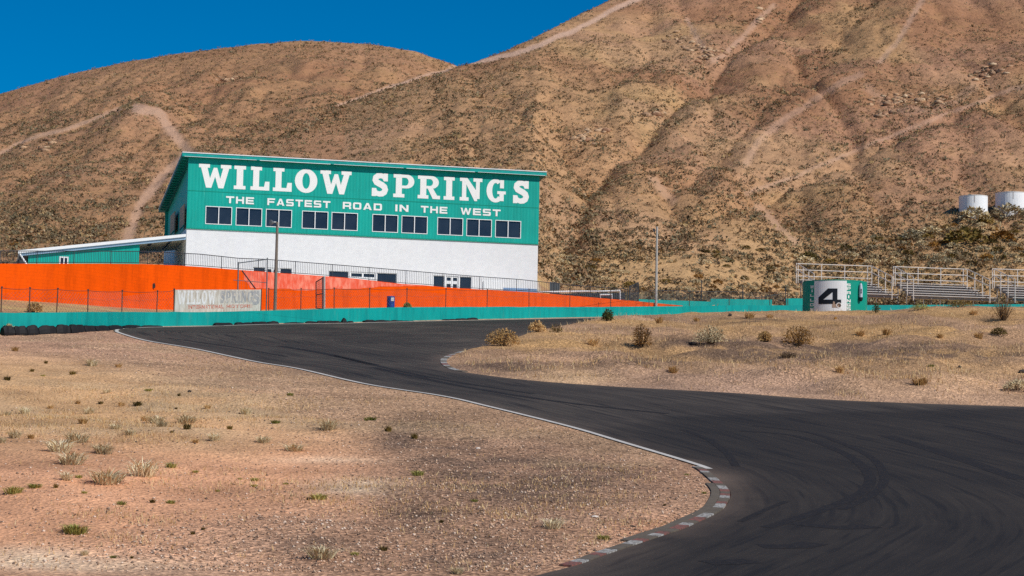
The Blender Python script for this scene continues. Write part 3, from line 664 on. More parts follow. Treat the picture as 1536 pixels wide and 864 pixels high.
def outcrops():
    P = []
    for x, y, w, h, n in [(1062, 82, 26, 14, 60), (1020, 62, 14, 16, 26), (1345, 152, 40, 12, 60), (1400, 150, 24, 10, 30), (1320, 172, 20, 6, 20), (1480, 112, 20, 14, 30), (1140, 28, 10, 8, 14), (880, 208, 16, 12, 24), (905, 196, 10, 8, 12), (985, 170, 18, 8, 14), (340, 118, 20, 5, 16), (1500, 108, 14, 6, 12), (60, 222, 20, 5, 10), (80, 212, 16, 5, 10)]:
        for k in range(n):
            q = hill_drop(x+random.gauss(0, w*.5), y+random.gauss(0, h*.5)); P.append((*q, .16+.55*random.random()**2))
    P = np.array(P); m = len(P); v = ico_v[None]*rng.uniform(.6, 1.3, (m, 12, 1))*P[:, 3][:, None, None]*np.array([1.2, 1, .65])+P[:, None, :3]
    pal = np.array([srgb(186, 152, 120), srgb(170, 136, 108), srgb(198, 168, 136), srgb(156, 118, 92)]); c = np.repeat(pal[rng.integers(0, 4, m)], 12, 0)
    kind(fast_mesh('rock_outcrops', v.reshape(-1, 3), (ico_f[None]+(np.arange(m)*12)[:, None, None]).reshape(-1, 3), M['bush_far'], c), 'stuff')
outcrops()
hill_shrubs(76000)

# ================================================================ WALLS
def wall_mesh(cols, thick, step=1.0):
    """cols: (azimuth, Y, z0, z1) along the wall; a solid wall whose front face is on that line"""
    pts = [(np.array([c[0]*c[1], c[1]]), c[2], c[3]) for c in cols]
    n = len(pts); P = np.array([p[0] for p in pts]); T = np.gradient(P, axis=0); T /= np.linalg.norm(T, axis=1)[:, None]; N = np.stack([-T[:, 1], T[:, 0]], 1)
    B = P+N*thick; mb = MB(); vs = []
    for i in range(n):
        vs += [(*P[i], pts[i][1]), (*P[i], pts[i][2]), (*B[i], pts[i][2]), (*B[i], pts[i][1])]
    fs = []
    for i in range(n-1):
        k = 4*i
        for j in range(4): fs.append((k+j, k+4+j, k+4+(j+1) % 4, k+(j+1) % 4))
    fs += [(0, 1, 2, 3), (4*n-1, 4*n-2, 4*n-3, 4*n-4)]
    mb.add(vs, fs); return mb
def resample(cols, n):
    cols = np.array(cols); u = np.linspace(0, len(cols)-1, n)
    P = smooth_line([tuple(c) for c in cols], 1e9)
    t = cols[:, 0]; a = np.linspace(t[0], t[-1], n); return np.stack([a]+[np.interp(a, t, cols[:, i]) for i in (1, 2, 3)], 1)
twc = resample(tw, 90); twc[:, 2] -= .5
wv = (np.random.default_rng(3).random(90)-.5)*.03; twc[:, 3] += wv
o = wall_mesh(twc, .6).build('barrier_wall', M['teal_wall'], fixn=True); tag(o, 'long low teal concrete barrier wall along the far edge of the road', 'wall')
ow_r = ow.copy(); ow_r[:, [2, 3]] = ow_r[:, [3, 2]]; ow_r[:, 2] -= 1.2
owc = resample(ow_r, 80)
oroot = empty('retaining_wall', (owc[20][0]*owc[20][1], owc[20][1], owc[20][2]), 'tall bright orange retaining wall below the railing, tapering away past the building', 'wall')
part(wall_mesh(owc, .7), 'wall_body', M['orange'], oroot, fixn=True)
# faded salmon patch painted along the top of the wall
def on_wall(px, py, off=0.0):
    a, E = aE(px, py); Y = float(np.interp(a, owc[:, 0], owc[:, 1]))-off; return np.array([a*Y, Y, E*Y])
mb = MB(); xs_ = list(np.linspace(366, 640, 56)); top = lambda x: np.interp(x, [366, 377, 520, 605, 640], [406.6, 407.0, 417.4, 426.8, 428.6])
bot = lambda x: np.interp(x, [366, 371, 372, 400, 436, 440, 470, 472, 543.5, 544, 545, 565, 565.5, 604.5, 605, 640], [420, 424, 432, 433, 433, 435.5, 436, 433.5, 433.2, 433, 431.8, 431.6, 429.6, 429.8, 428.9, 429.2])
for x0, x1 in zip(xs_[:-1], xs_[1:]):
    q = [on_wall(x0, bot(x0), .02), on_wall(x1, bot(x1), .02), on_wall(x1, top(x1), .02), on_wall(x0, top(x0), .02)]
    mb.add(q+[p+np.array([0, .018, 0]) for p in q], [(0, 1, 2, 3), (7, 6, 5, 4), (0, 4, 5, 1), (3, 2, 6, 7)])
p = part(mb, 'paint_patch', M['salmon'], oroot); p['label'] = 'blotchy faded salmon patch of old paint'
# dark broken hole with a pale rim in the orange wall
q = on_wall(229.5, 428.5, .03); mb = MB(); fr = (q, np.array([1., 0, 0]), np.array([0, 0, 1.]), np.array([0, -1., 0]))
mb.poly([(-.15, -.1), (-.04, -.17), (.13, -.14), (.15, 0), (.1, .17), (-.02, .12)], [], fr, -.03, .012); p = part(mb, 'drain_hole', M['dark_stone'], oroot); p['label'] = 'small dark drain hole'

# ---- railing on the wall
rroot = empty('railing', (owc[20][0]*owc[20][1], owc[20][1], owc[20][3]), 'long dark metal balustrade with thin bars on top of the orange wall', 'railing')
RT = [(-60, 376), (0, 376.4), (114, 376.6), (209, 377), (240, 378), (300, 381.2), (358, 387.4), (401, 389), (520, 398.5), (607, 405.7), (707, 414), (780, 419.2), (860, 428), (941, 433.5)]
rt = np.array([aE(*p) for p in RT])
def rail_at(a):
    Y = float(np.interp(a, owc[:, 0], owc[:, 1]))+.18; return np.array([a*Y, Y, 0]), float(np.interp(a, owc[:, 0], owc[:, 3])), float(np.interp(a, rt[:, 0], rt[:, 1]))*Y
a0, a1 = aE(-55, 380)[0], aE(941, 440)[0]; NP = 19
pa = np.linspace(a0, a1, NP)
up = np.array([0, 0, 1.])
for i, a in enumerate(pa):
    b, z0, z1 = rail_at(a); mb = MB(); mb.bar(b+up*(z0-.1), b+up*(z1+.03), .03); part(mb, 'post', M['dark_metal'], rroot)
for i in range(NP-1):
    mb = MB(); aa_ = np.linspace(pa[i], pa[i+1], 22); K = [rail_at(a) for a in aa_]
    for (b, z0, z1), (c, y0, y1) in zip(K[:-1], K[1:]):
        mb.bar(b+up*z1, c+up*y1, .026, 5); mb.bar(b+up*(z0+.09), c+up*(y0+.09), .02, 4)
    for b, z0, z1 in K[1:-1]: mb.bar(b+up*(z0+.09), b+up*z1, .0105, 4)
    part(mb, 'railing_panel', M['dark_metal'], rroot)

# ================================================================ THE BIG BUILDING
FL = at(280, 341.7, 160.); FRp = at(807, 366.3, 166.8)
z_b = (FL[2]+FRp[2])/2
BU = np.array([FRp[0]-FL[0], FRp[1]-FL[1], 0]); BW = np.linalg.norm(BU); BU /= BW
BN = np.array([BU[1], -BU[0], 0]); BV = np.array([0, 0, 1.]); BB = -BN
BO = np.array([FL[0], FL[1], 0.])
fr0 = (BO, BU, BV, BN)
def fuv(px, py, off=0.):
    """pixel to the facade's own metres (along, height)"""
    d = ray(px, py); o = BO+BN*off; t = (o@BN)/(d@BN); p = d*t-BO; return float(p@BU), float(p[2])
def fpt(u, v, n=0.): return BO+BU*u+BV*v+BN*n
z_top = np.mean([fuv(282, 238)[1], fuv(808, 266.2)[1]]); zf_top = np.mean([fuv(274, 227.3, .45)[1], fuv(819.8, 257.7, .45)[1]])
DEP = 17.5
z0b = 12.2
# pitch of the roof from the picture of its rear corner
best = None
for dd in np.arange(8, 40, .25):
    p = fpt(fuv(274, 227.3, .45)[0], zf_top, .45)+BB*dd; x, y = proj(*[np.array(q) for q in p])
    if best is None or abs(x-239.4) < best[0]: best = (abs(x-239.4), dd)
RD = min(max(best[1], 12), 26)
p = fpt(fuv(274, 227.3, .45)[0], 0, .45)+BB*RD
zz = aE(239.4, 313.4)[1]*p[1]; slope = (zf_top-zz)/RD
print('building', BW, z_b, z_top, zf_top, 'roof depth', RD, 'drop', zf_top-zz)
DEP = RD-.9
root = empty('grandstand_building', fpt(BW/2, z0b), 'large two storey teal and white building with big painted lettering and a shed roof', 'building')
def bx(u0, u1, v0, v1, n0, n1):
    mb = MB(); mb.box(fpt(u0, v0, n0), BU*(u1-u0), BN*(n1-n0), BV*(v1-v0)); return mb
# ground floor openings, from the picture
def rectpx(x0, x1, y0, y1):
    a = fuv(x0, y0); b = fuv(x1, y1); return a[0], b[0], a[1], b[1]
DOORS = [dict(l=(380, 398), m=(400, 418), r=(420, 438), y=400.2), dict(l=(493, 523), m=(525.5, 563.5), r=(565.5, 595.5), y=(405.8)), dict(l=(650, 667), m=(669, 687.5), r=(689.5, 707.5), y=412.8)]
def wedge_wall(u0, u1, n_front, n_back, v0, vf, vb):
    pass
# lower walls (white block) as four slabs
holes = []
for D in DOORS:
    vt = fuv(D['l'][0], D['y'])[1]
    for k in 'lmr':
        a, b = fuv(D[k][0], D['y'])[0], fuv(D[k][1], D['y'])[0]; holes.append([(a, z0b+.25), (b, z0b+.25), (b, vt), (a, vt)])
mb = MB(); mb.poly([(0, z0b-.8), (BW, z0b-.8), (BW, z_b), (0, z_b)], holes, fr0, -.3, 0)
part(mb, 'lower_wall', M['white_block'], root)
mb = MB()
for o_, e in ((fpt(0, z0b-.8, -DEP), BU*.3), (fpt(BW-.3, z0b-.8, -DEP), BU*.3)): mb.box(o_, e, BN*(DEP-.302), BV*(z_b-z0b+.8-.002))
mb.box(fpt(.302, z0b-.8, -DEP), BU*(BW-.604), BN*.3, BV*(z_b-z0b+.8-.002)); part(mb, 'side_wall', M['white_block'], root)
# upper storey cladding: front slab with window holes
WX = [(308.3, 347.5), (353.9, 392.6), (398.8, 437.3), (453, 491.7), (497.2, 536.1), (558.4, 596.6), (602.2, 640.8), (655.9, 694), (699.6, 737.1), (742.7, 780.9)]
wt = np.mean([fuv(308.8, 308.8)[1], fuv(780.9, 332.5)[1]]); wb = np.mean([fuv(308.3, 335.2)[1], fuv(780.9, 358.2)[1]])
wins = []
for x0, x1 in WX:
    y = 309+(x0-308)/472*23.7+13; wins.append((fuv(x0, y)[0], fuv(x1, y+2)[0]))
# the cladding's bands are in its own coordinates, so give it a rotated object
def rpart(mb, name, m, parent):
    """part with its own axes along the facade"""
    R = np.stack([BU, BB, BV], 1); O = fpt(0, z0b)
    mb.v = [tuple(R.T@(np.array(v)-O)) for v in mb.v]
    o = mb.build(name, m, parent); L = O-np.array(parent.location)
    o.matrix_local = Matrix(((R[0, 0], R[0, 1], R[0, 2], L[0]), (R[1, 0], R[1, 1], R[1, 2], L[1]), (R[2, 0], R[2, 1], R[2, 2], L[2]), (0, 0, 0, 1))); return o
mb = MB(); mb.poly([(-.02, z_b), (BW+.02, z_b), (BW+.02, z_top+.25), (-.02, z_top+.25)], [[(a, wb), (b, wb), (b, wt), (a, wt)] for a, b in wins], fr0, -.25, .05)
rpart(mb, 'upper_wall', M['cladding'], root)
mb = MB()
for u in (-.02, BW-.23):
    pr = [(0, z_b), (DEP-.3, z_b), (DEP-.3, z_top+.2-slope*DEP), (0, z_top+.2)]
    mb.poly([(x, y) for x, y in pr], [], (fpt(u, 0, -.252), BB, BV, BU), 0, .25)
rb = z_top+.1-slope*DEP
mb.box(fpt(.24, z_b, -DEP), BU*(BW-.48), BN*.25, BV*(rb-z_b)); rpart(mb, 'gable_wall', M['cladding'], root)
# trim band between the storeys and below the second line
mb = bx(-.03, BW+.03, z_b-.06, z_b+.02, .052, .075); part(mb, 'band', M['teal_bare'], root)
vb2 = fuv(310, 287)[1]; mb = bx(0, BW, vb2-.03, vb2+.02, .052, .064); part(mb, 'band', M['teal_bare'], root)
# windows
for a, b in wins:
    mb = MB(); f = .035; mb.poly([(a-.015, wb-.015), (b+.015, wb-.015), (b+.015, wt+.015), (a-.015, wt+.015)], [[(a+f, wb+f), ((a+b)/2-.03, wb+f), ((a+b)/2-.03, wt-f), (a+f, wt-f)], [((a+b)/2+.03, wb+f), (b-f, wb+f), (b-f, wt-f), ((a+b)/2+.03, wt-f)]], fr0, -.1, .075)
    w_ = part(mb, 'window', M['white_trim'], root)
    for c, d in ((a+f, (a+b)/2-.03), ((a+b)/2+.03, b-f)):
        part(bx(c-.01, d+.01, wb+f-.01, wt-f+.01, -.07, -.03), 'pane', M['glass'], w_)
# ground floor doors and side lights
for D in DOORS:
    vt = fuv(D['l'][0], D['y'])[1]
    for k in 'lr':
        a, b = fuv(D[k][0], D['y'])[0], fuv(D[k][1], D['y'])[0]
        mb = MB(); mb.poly([(a, z0b+.25), (b, z0b+.25), (b, vt), (a, vt)], [[(a+.05, z0b+.3), (b-.05, z0b+.3), (b-.05, vt-.05), (a+.05, vt-.05)]], fr0, -.2, -.08)
        w_ = part(mb, 'shop_window', M['white_trim'], root); part(bx(a+.04, b-.04, z0b+.29, vt-.04, -.16, -.13), 'pane', M['glass'], w_)
    a, b = fuv(D['m'][0], D['y'])[0], fuv(D['m'][1], D['y'])[0]; c = (a+b)/2
    mb = MB(); hs_ = [[(a+.08, vt-.38), (c-.08, vt-.38), (c-.08, vt-.12), (a+.08, vt-.12)], [(c+.08, vt-.38), (b-.08, vt-.38), (b-.08, vt-.12), (c+.08, vt-.12)], [(a+.08, z0b+.4), (c-.08, z0b+.4), (c-.08, vt-.62), (a+.08, vt-.62)], [(c+.08, z0b+.4), (b-.08, z0b+.4), (b-.08, vt-.62), (c+.08, vt-.62)]]
    mb.poly([(a, z0b+.25), (b, z0b+.25), (b, vt), (a, vt)], hs_, fr0, -.2, -.06)
    d_ = part(mb, 'door', M['white_trim'], root); part(bx(a+.05, b-.05, z0b+.35, vt-.1, -.17, -.13), 'pane', M['glass'], d_)
    part(bx(c-.05, c+.05, z0b+1.0, z0b+1.25, -.06, .0), 'handle', M['dark_metal'], d_)
# pale vent box and blue base stripe near the right end
a, b, vt, vb_ = rectpx(725, 753, 421.5, 434); mb = bx(a, b, vb_-.5, vt, .002, .12); e = part(mb, 'vent_box', M['white_trim'], root)
a = fuv(755, 431)[0]; vt = fuv(780, 432.5)[1]; part(bx(a, BW-.02, z0b, vt, .004, .02), 'base_stripe', paint('pale blue base paint', srgb(120, 150, 186), .08, 2), root)
# end wall: two tan boarded windows
for (x0, x1, y0, y1) in ((256.8, 262.8, 321, 348), (270.8, 277.0, 310, 340)):
    d0, d1 = ray(x0, (y0+y1)/2), ray(x1, (y0+y1)/2)
    def hit(d):
        P0 = fpt(-.02, 0); t = (P0@BU)/(d@BU); return d*t
    h0, h1 = hit(ray(x0, (y0+y1)/2)), hit(ray(x1, (y0+y1)/2))
    n0, n1 = (h0-BO)@BN, (h1-BO)@BN; zt, zb_ = hit(ray((x0+x1)/2, y0))[2], hit(ray((x0+x1)/2, y1))[2]
    if n1-n0 < .2 or n1 > 0: n0, n1 = (-9, -6.8) if x0 < 265 else (-4.2, -2.)
    mb = MB(); mb.box(fpt(-.09, zb_, n0), BU*.07, BN*(n1-n0), BV*(zt-zb_)); w_ = part(mb, 'boarded_window', M['tan_board'], root)
    mb = MB(); mb.box(fpt(-.12, zb_-.08, n0-.06), BU*.1, BN*(n1-n0+.12), BV*.07); part(mb, 'sill', M['teal_bare'], w_)
# roof: sheet, soffit boards, fascia, gutter
uL, uR = fuv(274, 227.3, .45)[0], fuv(819.8, 257.7, .45)[0]
rv = lambda n: zf_top-slope*(.45-n)
def roofslab(n0, n1, t0, t1, u0=uL, u1=uR):
    mb = MB(); A = [fpt(u0, rv(n0)-t1, n0), fpt(u1, rv(n0)-t1, n0), fpt(u1, rv(n1)-t1, n1), fpt(u0, rv(n1)-t1, n1)]
    A2 = [q+BV*(t1-t0) for q in A]; mb.add(A+A2, [(0, 1, 2, 3)[::-1], (4, 5, 6, 7), (0, 1, 5, 4), (1, 2, 6, 5), (2, 3, 7, 6), (3, 0, 4, 7)]); return mb
rf = part(roofslab(.45, .45-RD, 0, .07, uL-.03, uR+.03), 'roof', M['roof_sheet'], root, fixn=True)
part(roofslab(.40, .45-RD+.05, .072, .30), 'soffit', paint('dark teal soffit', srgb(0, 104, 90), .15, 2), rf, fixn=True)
for k in range(22):
    n = -.4-k*(RD-1.2)/22; mb = MB(); mb.box(fpt(uL+.05, rv(n)-.40, n), BU*(-uL-.1), BN*.09, BV*.09); part(mb, 'rafter_tail', M['teal_bare'], rf)
part(bx(uL-.02, uR+.02, zf_top-.33, zf_top-.075, .402, .45), 'fascia', M['teal_wall'], rf)
part(bx(uL-.02, uR+.02, zf_top-.055, zf_top+.005, .452, .49), 'drip_edge', M['white_trim'], rf)
for k in range(5):                                   # sheet edges of the fascia, slightly uneven
    ua = uL+(uR-uL)*k/5+.15; part(bx(ua, ua+(uR-uL)/5-.25, zf_top-.34-.012*(k % 2), zf_top-.315, .452, .468), 'trim_strip', M['white_trim'], rf)

# ---- lettering
def ell(cx, cy, rx, ry, n=28, a0=0, a1=360):
    return [(cx+rx*math.cos(math.radians(a0+(a1-a0)*i/n)), cy+ry*math.sin(math.radians(a0+(a1-a0)*i/n))) for i in range(n if a1-a0 == 360 else n+1)]
def R_(x0, y0, x1, y1): return [(x0, y0), (x1, y0), (x1, y1), (x0, y1)]
def thick(line, ws):
    L = np.array(line); T = np.gradient(L, axis=0); T /= np.linalg.norm(T, axis=1)[:, None]; N = np.stack([-T[:, 1], T[:, 0]], 1); w = np.array(ws)[:, None]
    return [tuple(p) for p in L+N*w]+[tuple(p) for p in (L-N*w)[::-1]]
def slab(ch):
    """list of (outer, holes) in a box of height 1; returns (shapes, width)"""
    s, st = .15, .25
    if ch == 'I': return [(R_(.1, s, .1+st, 1-s), []), (R_(0, 0, .45, s), []), (R_(0, 1-s, .45, 1), [])], .45
    if ch == 'L': return [(R_(.1, s, .1+st, 1-s), []), (R_(0, 1-s, .46, 1), []), ([(0, 0), (.78, 0), (.78, .38), (.6, .38), (.56, s), (0, s)], [])], .78
    if ch == 'W':
        d = .19
        A = [(.06, .9), (.06+.27, .9), (.50, .34), (.50, .0), (.29, 0)]
        return [([(.09, 1-s), (.36, 1-s), (.475, .40), (.62, .86), (.77, .86), (.905, .40), (1.02, 1-s), (1.27, 1-s), (1.05, 0), (.84, 0), (.69, .48), (.54, 0), (.32, 0)], []), (R_(0, 1-s, .46, 1), []), (R_(.92, 1-s, 1.36, 1), [])], 1.36
    if ch == 'O': return [(ell(.46, .5, .46, .515), [ell(.46, .5, .155, .34)[::-1]])], .92
    if ch == 'P': return [(R_(.1, s, .1+st, 1-s), []), (R_(0, 0, .46, s), []), ([(0, 1-s), (0, 1)]+[(.55, 1)]+ell(.55, .70, .31, .30, 14, 90, -90)+[(.35, .40), (.35, .52), (.5, .52)]+ell(.5, .69, .12, .17, 10, -90, 90)+[(.35, .86), (.35, 1-s)], [])], .86
    if ch == 'R': return [(R_(.1, s, .1+st, 1-s), []), (R_(0, 0, .44, s), []), ([(0, 1-s), (0, 1)]+[(.55, 1)]+ell(.55, .72, .31, .28, 14, 90, -90)+[(.35, .44), (.35, .56), (.5, .56)]+ell(.5, .71, .12, .15, 10, -90, 90)+[(.35, .86), (.35, 1-s)], []), ([(.4, .47), (.6, .5), (.80, s), (.92, s), (.92, 0), (.62, 0)], [])], .92
    if ch == 'N': return [(R_(.1, s, .29, 1-s), []), (R_(0, 0, .4, s), []), ([(0, 1-s), (0, 1), (.33, 1), (.78, .4), (.78, 0), (.66, 0), (.22, 1-s)], []), (R_(.72, .1, .89, 1-s), []), (R_(.6, 1-s, 1.0, 1), [])], 1.0
    if ch == 'S':
        L = [(.66, .70), (.62, .80), (.54, .875), (.42, .90), (.28, .875), (.19, .80), (.175, .70), (.23, .615), (.36, .55), (.50, .49), (.61, .41), (.65, .30), (.61, .19), (.51, .12), (.38, .10), (.25, .13), (.165, .21), (.13, .32)]
        w = [.1, .105, .11, .115, .125, .135, .14, .14, .135, .135, .14, .14, .135, .125, .115, .11, .105, .1]
        return [(thick(L, w), []), (R_(.57, .66, .765, 1.0), []), (R_(.02, 0, .215, .35), [])], .8
    if ch == 'G':
        return [(ell(.46, .5, .46, .515, 30, 52, 318)+ell(.46, .5, .17, .345, 26, 318, 52)[:0]+[(.46+.17*math.cos(math.radians(a)), .5+.345*math.sin(math.radians(a))) for a in range(318, 51, -10)], []), (R_(.55, .36, .98, .49), []), (R_(.66, .06, .88, .37), []), (R_(.68, .62, .88, .98), [])], .98
    return [], .4
def ext(ch):
    h, v = .30, .26                                  # wide sans
    W = 1.25
    if ch == 'T': return [(R_(0, .76, W, 1), []), (R_(W/2-.15, 0, W/2+.15, .76), [])], W
    if ch == 'H': return [(R_(0, 0, h, 1), []), (R_(W-h, 0, W, 1), []), (R_(h, .38, W-h, .62), [])], W
    if ch == 'E': return [(R_(0, 0, h, 1), []), (R_(h, .77, W, 1), []), (R_(h, .385, W-.08, .615), []), (R_(h, 0, W, .23), [])], W
    if ch == 'F': return [(R_(0, 0, h, 1), []), (R_(h, .77, W, 1), []), (R_(h, .36, W-.12, .59), [])], W
    if ch == 'A': return [([(0, 0), (.33, 0), (.65, .72), (.97, 0), (1.3, 0), (.82, 1), (.48, 1)], []), (R_(.37, .18, .93, .36), [])], 1.3
    if ch == 'S': return [([(.14, 1), (W-.03, 1), (W-.03, .78), (.33, .78), (.3, .75), (.3, .65), (.33, .61), (W-.12, .61), (W, .5), (W, .12), (W-.14, 0), (.02, 0), (.02, .22), (W-.33, .22), (W-.3, .25), (W-.3, .36), (W-.33, .39), (.12, .39), (0, .5), (0, .88)], [])], W
    if ch in 'OD':
        o = [(.16, 0), (W-.16, 0), (W, .16), (W, .84), (W-.16, 1), (.16, 1), (0, .84), (0, .16)] if ch == 'O' else [(0, 0), (W-.16, 0), (W, .16), (W, .84), (W-.16, 1), (0, 1)]
        return [(o, [R_(h, .23, W-h, .77)[::-1]])], W
    if ch == 'R': return [([(0, 0), (0, 1), (W-.12, 1), (W, .88), (W, .46), (W-.12, .36), (W, .24), (W, 0), (W-.3, 0), (W-.3, .24), (W-.36, .30), (.3, .30), (.3, 0)], [R_(.3, .53, W-.3, .77)[::-1]])], W
    if ch == 'I': return [(R_(0, 0, h, 1), [])], h
    if ch == 'N': return [(R_(0, 0, h, 1), []), (R_(W-h, 0, W, 1), []), ([(h, .62), (h, 1), (W-h, .38), (W-h, 0)], [])], W
    if ch == 'W': return [([(0, 1), (.3, 1), (.47, .36), (.7, 1), (.95, 1), (1.18, .36), (1.35, 1), (1.65, 1), (1.32, 0), (1.05, 0), (.825, .62), (.6, 0), (.33, 0)], [])], 1.65
    if ch == 'P': return [([(0, 0), (0, 1), (W-.12, 1), (W, .88), (W, .42), (W-.12, .30), (.3, .30), (.3, 0)], [R_(.3, .53, W-.3, .77)[::-1]])], W
    if ch == 'G': return [([(.16, 0), (W-.02, 0), (W-.02, .55), (.62, .55), (.62, .34), (W-.3, .34), (W-.3, .23), (.3, .23), (.3, .77), (W-.02, .77), (W-.02, 1), (.16, 1), (0, .84), (0, .16)], [])], W
    if ch == 'L': return [(R_(0, 0, h, 1), []), (R_(h, 0, W-.1, .23), [])], W-.1
    if ch == 'M': return [(R_(0, 0, h, 1), []), (R_(W-h+.1, 0, W+.1, 1), []), ([(h, 1), (h, .6), (.675, .1), (W-h+.1, .6), (W-h+.1, 1), (.675, .5)], [])], W+.1
    return [], .6
def put_glyph(mb, shapes, w, u0, u1, v0, v1, fr, n0, th=.012):
    for k, (o, hs_) in enumerate(shapes):
        f = lambda q: (u0+(u1-u0)*q[0]/w, v0+(v1-v0)*q[1])
        mb.poly([f(q) for q in o], [[f(q) for q in h] for h in hs_], fr, n0, n0+th+.0015*k)
big = [('W', 423, 633, 0), ('I', 652, 728, 0), ('L', 760, 882, 0), ('L', 905, 1027, 0), ('O', 1046, 1192, 0), ('W', 1210, 1412, 0),
       ('S', 160, 270, 1), ('P', 302, 437, 1), ('R', 460, 605, 1), ('I', 628, 698, 1), ('N', 732, 877, 1), ('G', 905, 1030, 1), ('S', 1075, 1182, 1)]
vt = np.mean([fuv(300, 245.5)[1], fuv(790, 272)[1]]); vb_ = np.mean([fuv(305, 281.6)[1], fuv(790, 305.4)[1]])
for k_i, (ch, z0_, z1_, i) in enumerate(big):
    if k_i in (0, 6): mb = MB()
    x0, x1 = [(200 if i == 0 else 520)+q/4.32 for q in (z0_, z1_)]; y = 263+(x0-300)/490*25
    s_, w_ = slab(ch); put_glyph(mb, s_, w_, fuv(x0, y)[0], fuv(x1, y)[0], vb_, vt, fr0, .052)
    if k_i in (5, 12): part(mb, 'lettering', M['lettering'], root)
mb = MB(); vt2 = np.mean([fuv(342, 294.2)[1], fuv(745, 314.6)[1]]); vb2_ = np.mean([fuv(342, 304.8)[1], fuv(745, 324.6)[1]])
for word, z0_, z1_, i, j in [('THE', 600, 780, 0, 0), ('FASTEST', 868, 1276, 0, 0), ('ROAD', 1357, 228, 0, 1), ('IN', 315, 400, 1, 1), ('THE', 480, 652, 1, 1), ('WEST', 738, 997, 1, 1)]:
    x0 = (520 if i else 200)+z0_/4.32; x1 = (520 if j else 200)+z1_/4.32
    u0, u1 = fuv(x0, 300)[0], fuv(x1, 305)[0]; G_ = [ext(c) for c in word]; tot = sum(w for _, w in G_)+.28*(len(word)-1); k = (u1-u0)/tot; u = u0
    mb = MB()
    for s_, w_ in G_: put_glyph(mb, s_, w_, u, u+w_*k, vb2_, vt2, fr0, .066); u += (w_+.28)*k
    part(mb, 'lettering', M['lettering'], root)

# ================================================================ LOW ANNEX left of the building
rt_ = empty('low_annex', fpt(-7, z0b), 'low teal shed with a white edged lean-to roof beside the big building', 'shed')
pL, pR = fuv(28.5, 376), fuv(278, 351.5); k_ = (pR[1]-pL[1])/(pR[0]-pL[0]); av = lambda u: pL[1]+k_*(u-pL[0]); uR_ = -.04
def slab_u(u0, u1, t0, t1, n0, n1, back=0.):
    mb = MB(); A = []
    for u, n in ((u0, n0), (u1, n0), (u1, n1), (u0, n1)): A.append(fpt(u, av(u)-t1+(back if n == n0 else 0), n))
    mb.add(A+[q+BV*(t1-t0) for q in A], [(0, 3, 2, 1), (4, 5, 6, 7), (0, 1, 5, 4), (1, 2, 6, 5), (2, 3, 7, 6), (3, 0, 4, 7)]); return mb
ar = part(slab_u(pL[0], uR_, 0, .08, -9, 0, -.2), 'roof', M['roof_sheet'], rt_, fixn=True)
part(slab_u(pL[0]+.05, uR_, .082, .18, -8.9, -.05, -.2), 'ceiling', M['ceiling'], ar, fixn=True)
part(slab_u(pL[0]-.05, uR_, -.02, .20, .002, .12), 'fascia', M['white_trim'], ar, fixn=True)
part(slab_u(pL[0]+.05, uR_, .19, .40, -.12, .0), 'beam', paint('shade blue beam', srgb(140, 168, 190), .1, 2), ar, fixn=True)  # bluish shade of the gutter under the roof edge, put into the colour
mb = MB(); mb.box(fpt(uR_-1.1, av(uR_)-.5, -8.8), BU*.12, BN*8.6, BV*.24); part(mb, 'rafter', M['dark_metal'], ar)
mb = MB(); mb.box(fpt(uR_-2.6, av(uR_-2.6)-.32, -3.4), BU*.25, BN*1.1, BV*.08); part(mb, 'ceiling_lamp', M['dark_metal'], ar)
ua, ub = fuv(42, 390)[0], fuv(209.5, 380)[0]
wv0, wv1, wy = fuv(90, 385)[0], fuv(102.5, 385)[0], fuv(96, 385.2)[1]
mb = MB(); mb.poly([(ua, z0b-.5), (ub, z0b-.5), (ub, av(ub)-.41), (ua, av(ua)-.41)], [[(wv0, wy-.9), (wv1, wy-.9), (wv1, wy), (wv0, wy)]], fr0, -.5, -.25); rpart(mb, 'front_wall', M['cladding'], rt_)
mb = MB(); mb.box(fpt(ub-.15, z0b-.5, -8.4), BU*.15, BN*7.88, BV*(av(ub)-z0b-.1)); part(mb, 'end_wall', M['teal_wall'], rt_); mb = MB(); mb.box(fpt(ua, z0b-.5, -8.5), BU*.15, BN*7.98, BV*(av(ua)-z0b-.0)); part(mb, 'end_wall', M['teal_wall'], rt_)
mb = MB(); c = (wv0+wv1)/2; mb.poly([(wv0-.04, wy-.94), (wv1+.04, wy-.94), (wv1+.04, wy+.04), (wv0-.04, wy+.04)], [R_(wv0+.06, wy-.84, c-.05, wy-.06), R_(c+.05, wy-.84, wv1-.06, wy-.06)], fr0, -.3, -.22)
w_ = part(mb, 'window', M['white_trim'], rt_); part(bx(wv0+.03, wv1-.03, wy-.87, wy-.03, -.29, -.26), 'pane', M['glass'], w_)
# dark sloping shade at its left end, with a white strut
mb = MB(); u0, u1 = fuv(14, 395)[0], fuv(38, 379)[0]
A = [fpt(u0, z0b-.3, -.3), fpt(u1, z0b-.3, -.3), fpt(u1, av(u1)-.35, -.3), fpt(u0, fuv(14, 393)[1]-.3, -.3)]; mb.add(A+[q-BN*5 for q in A], [(0, 1, 2, 3), (7, 6, 5, 4), (0, 4, 5, 1), (1, 5, 6, 2), (2, 6, 7, 3), (3, 7, 4, 0)]); part(mb, 'side_lean_to', M['brush_dark'], rt_, fixn=True)
mb = MB(); mb.bar(fpt(*fuv(28.5, 379), .02), fpt(*fuv(41, 398), .02), .07); part(mb, 'strut', M['white_trim'], rt_)
mb = MB(); mb.bar(fpt(pL[0]+.1, z0b-.3, -.1), fpt(pL[0]+.1, av(pL[0])-.4, -.1), .05); part(mb, 'post', M['dark_metal'], rt_)

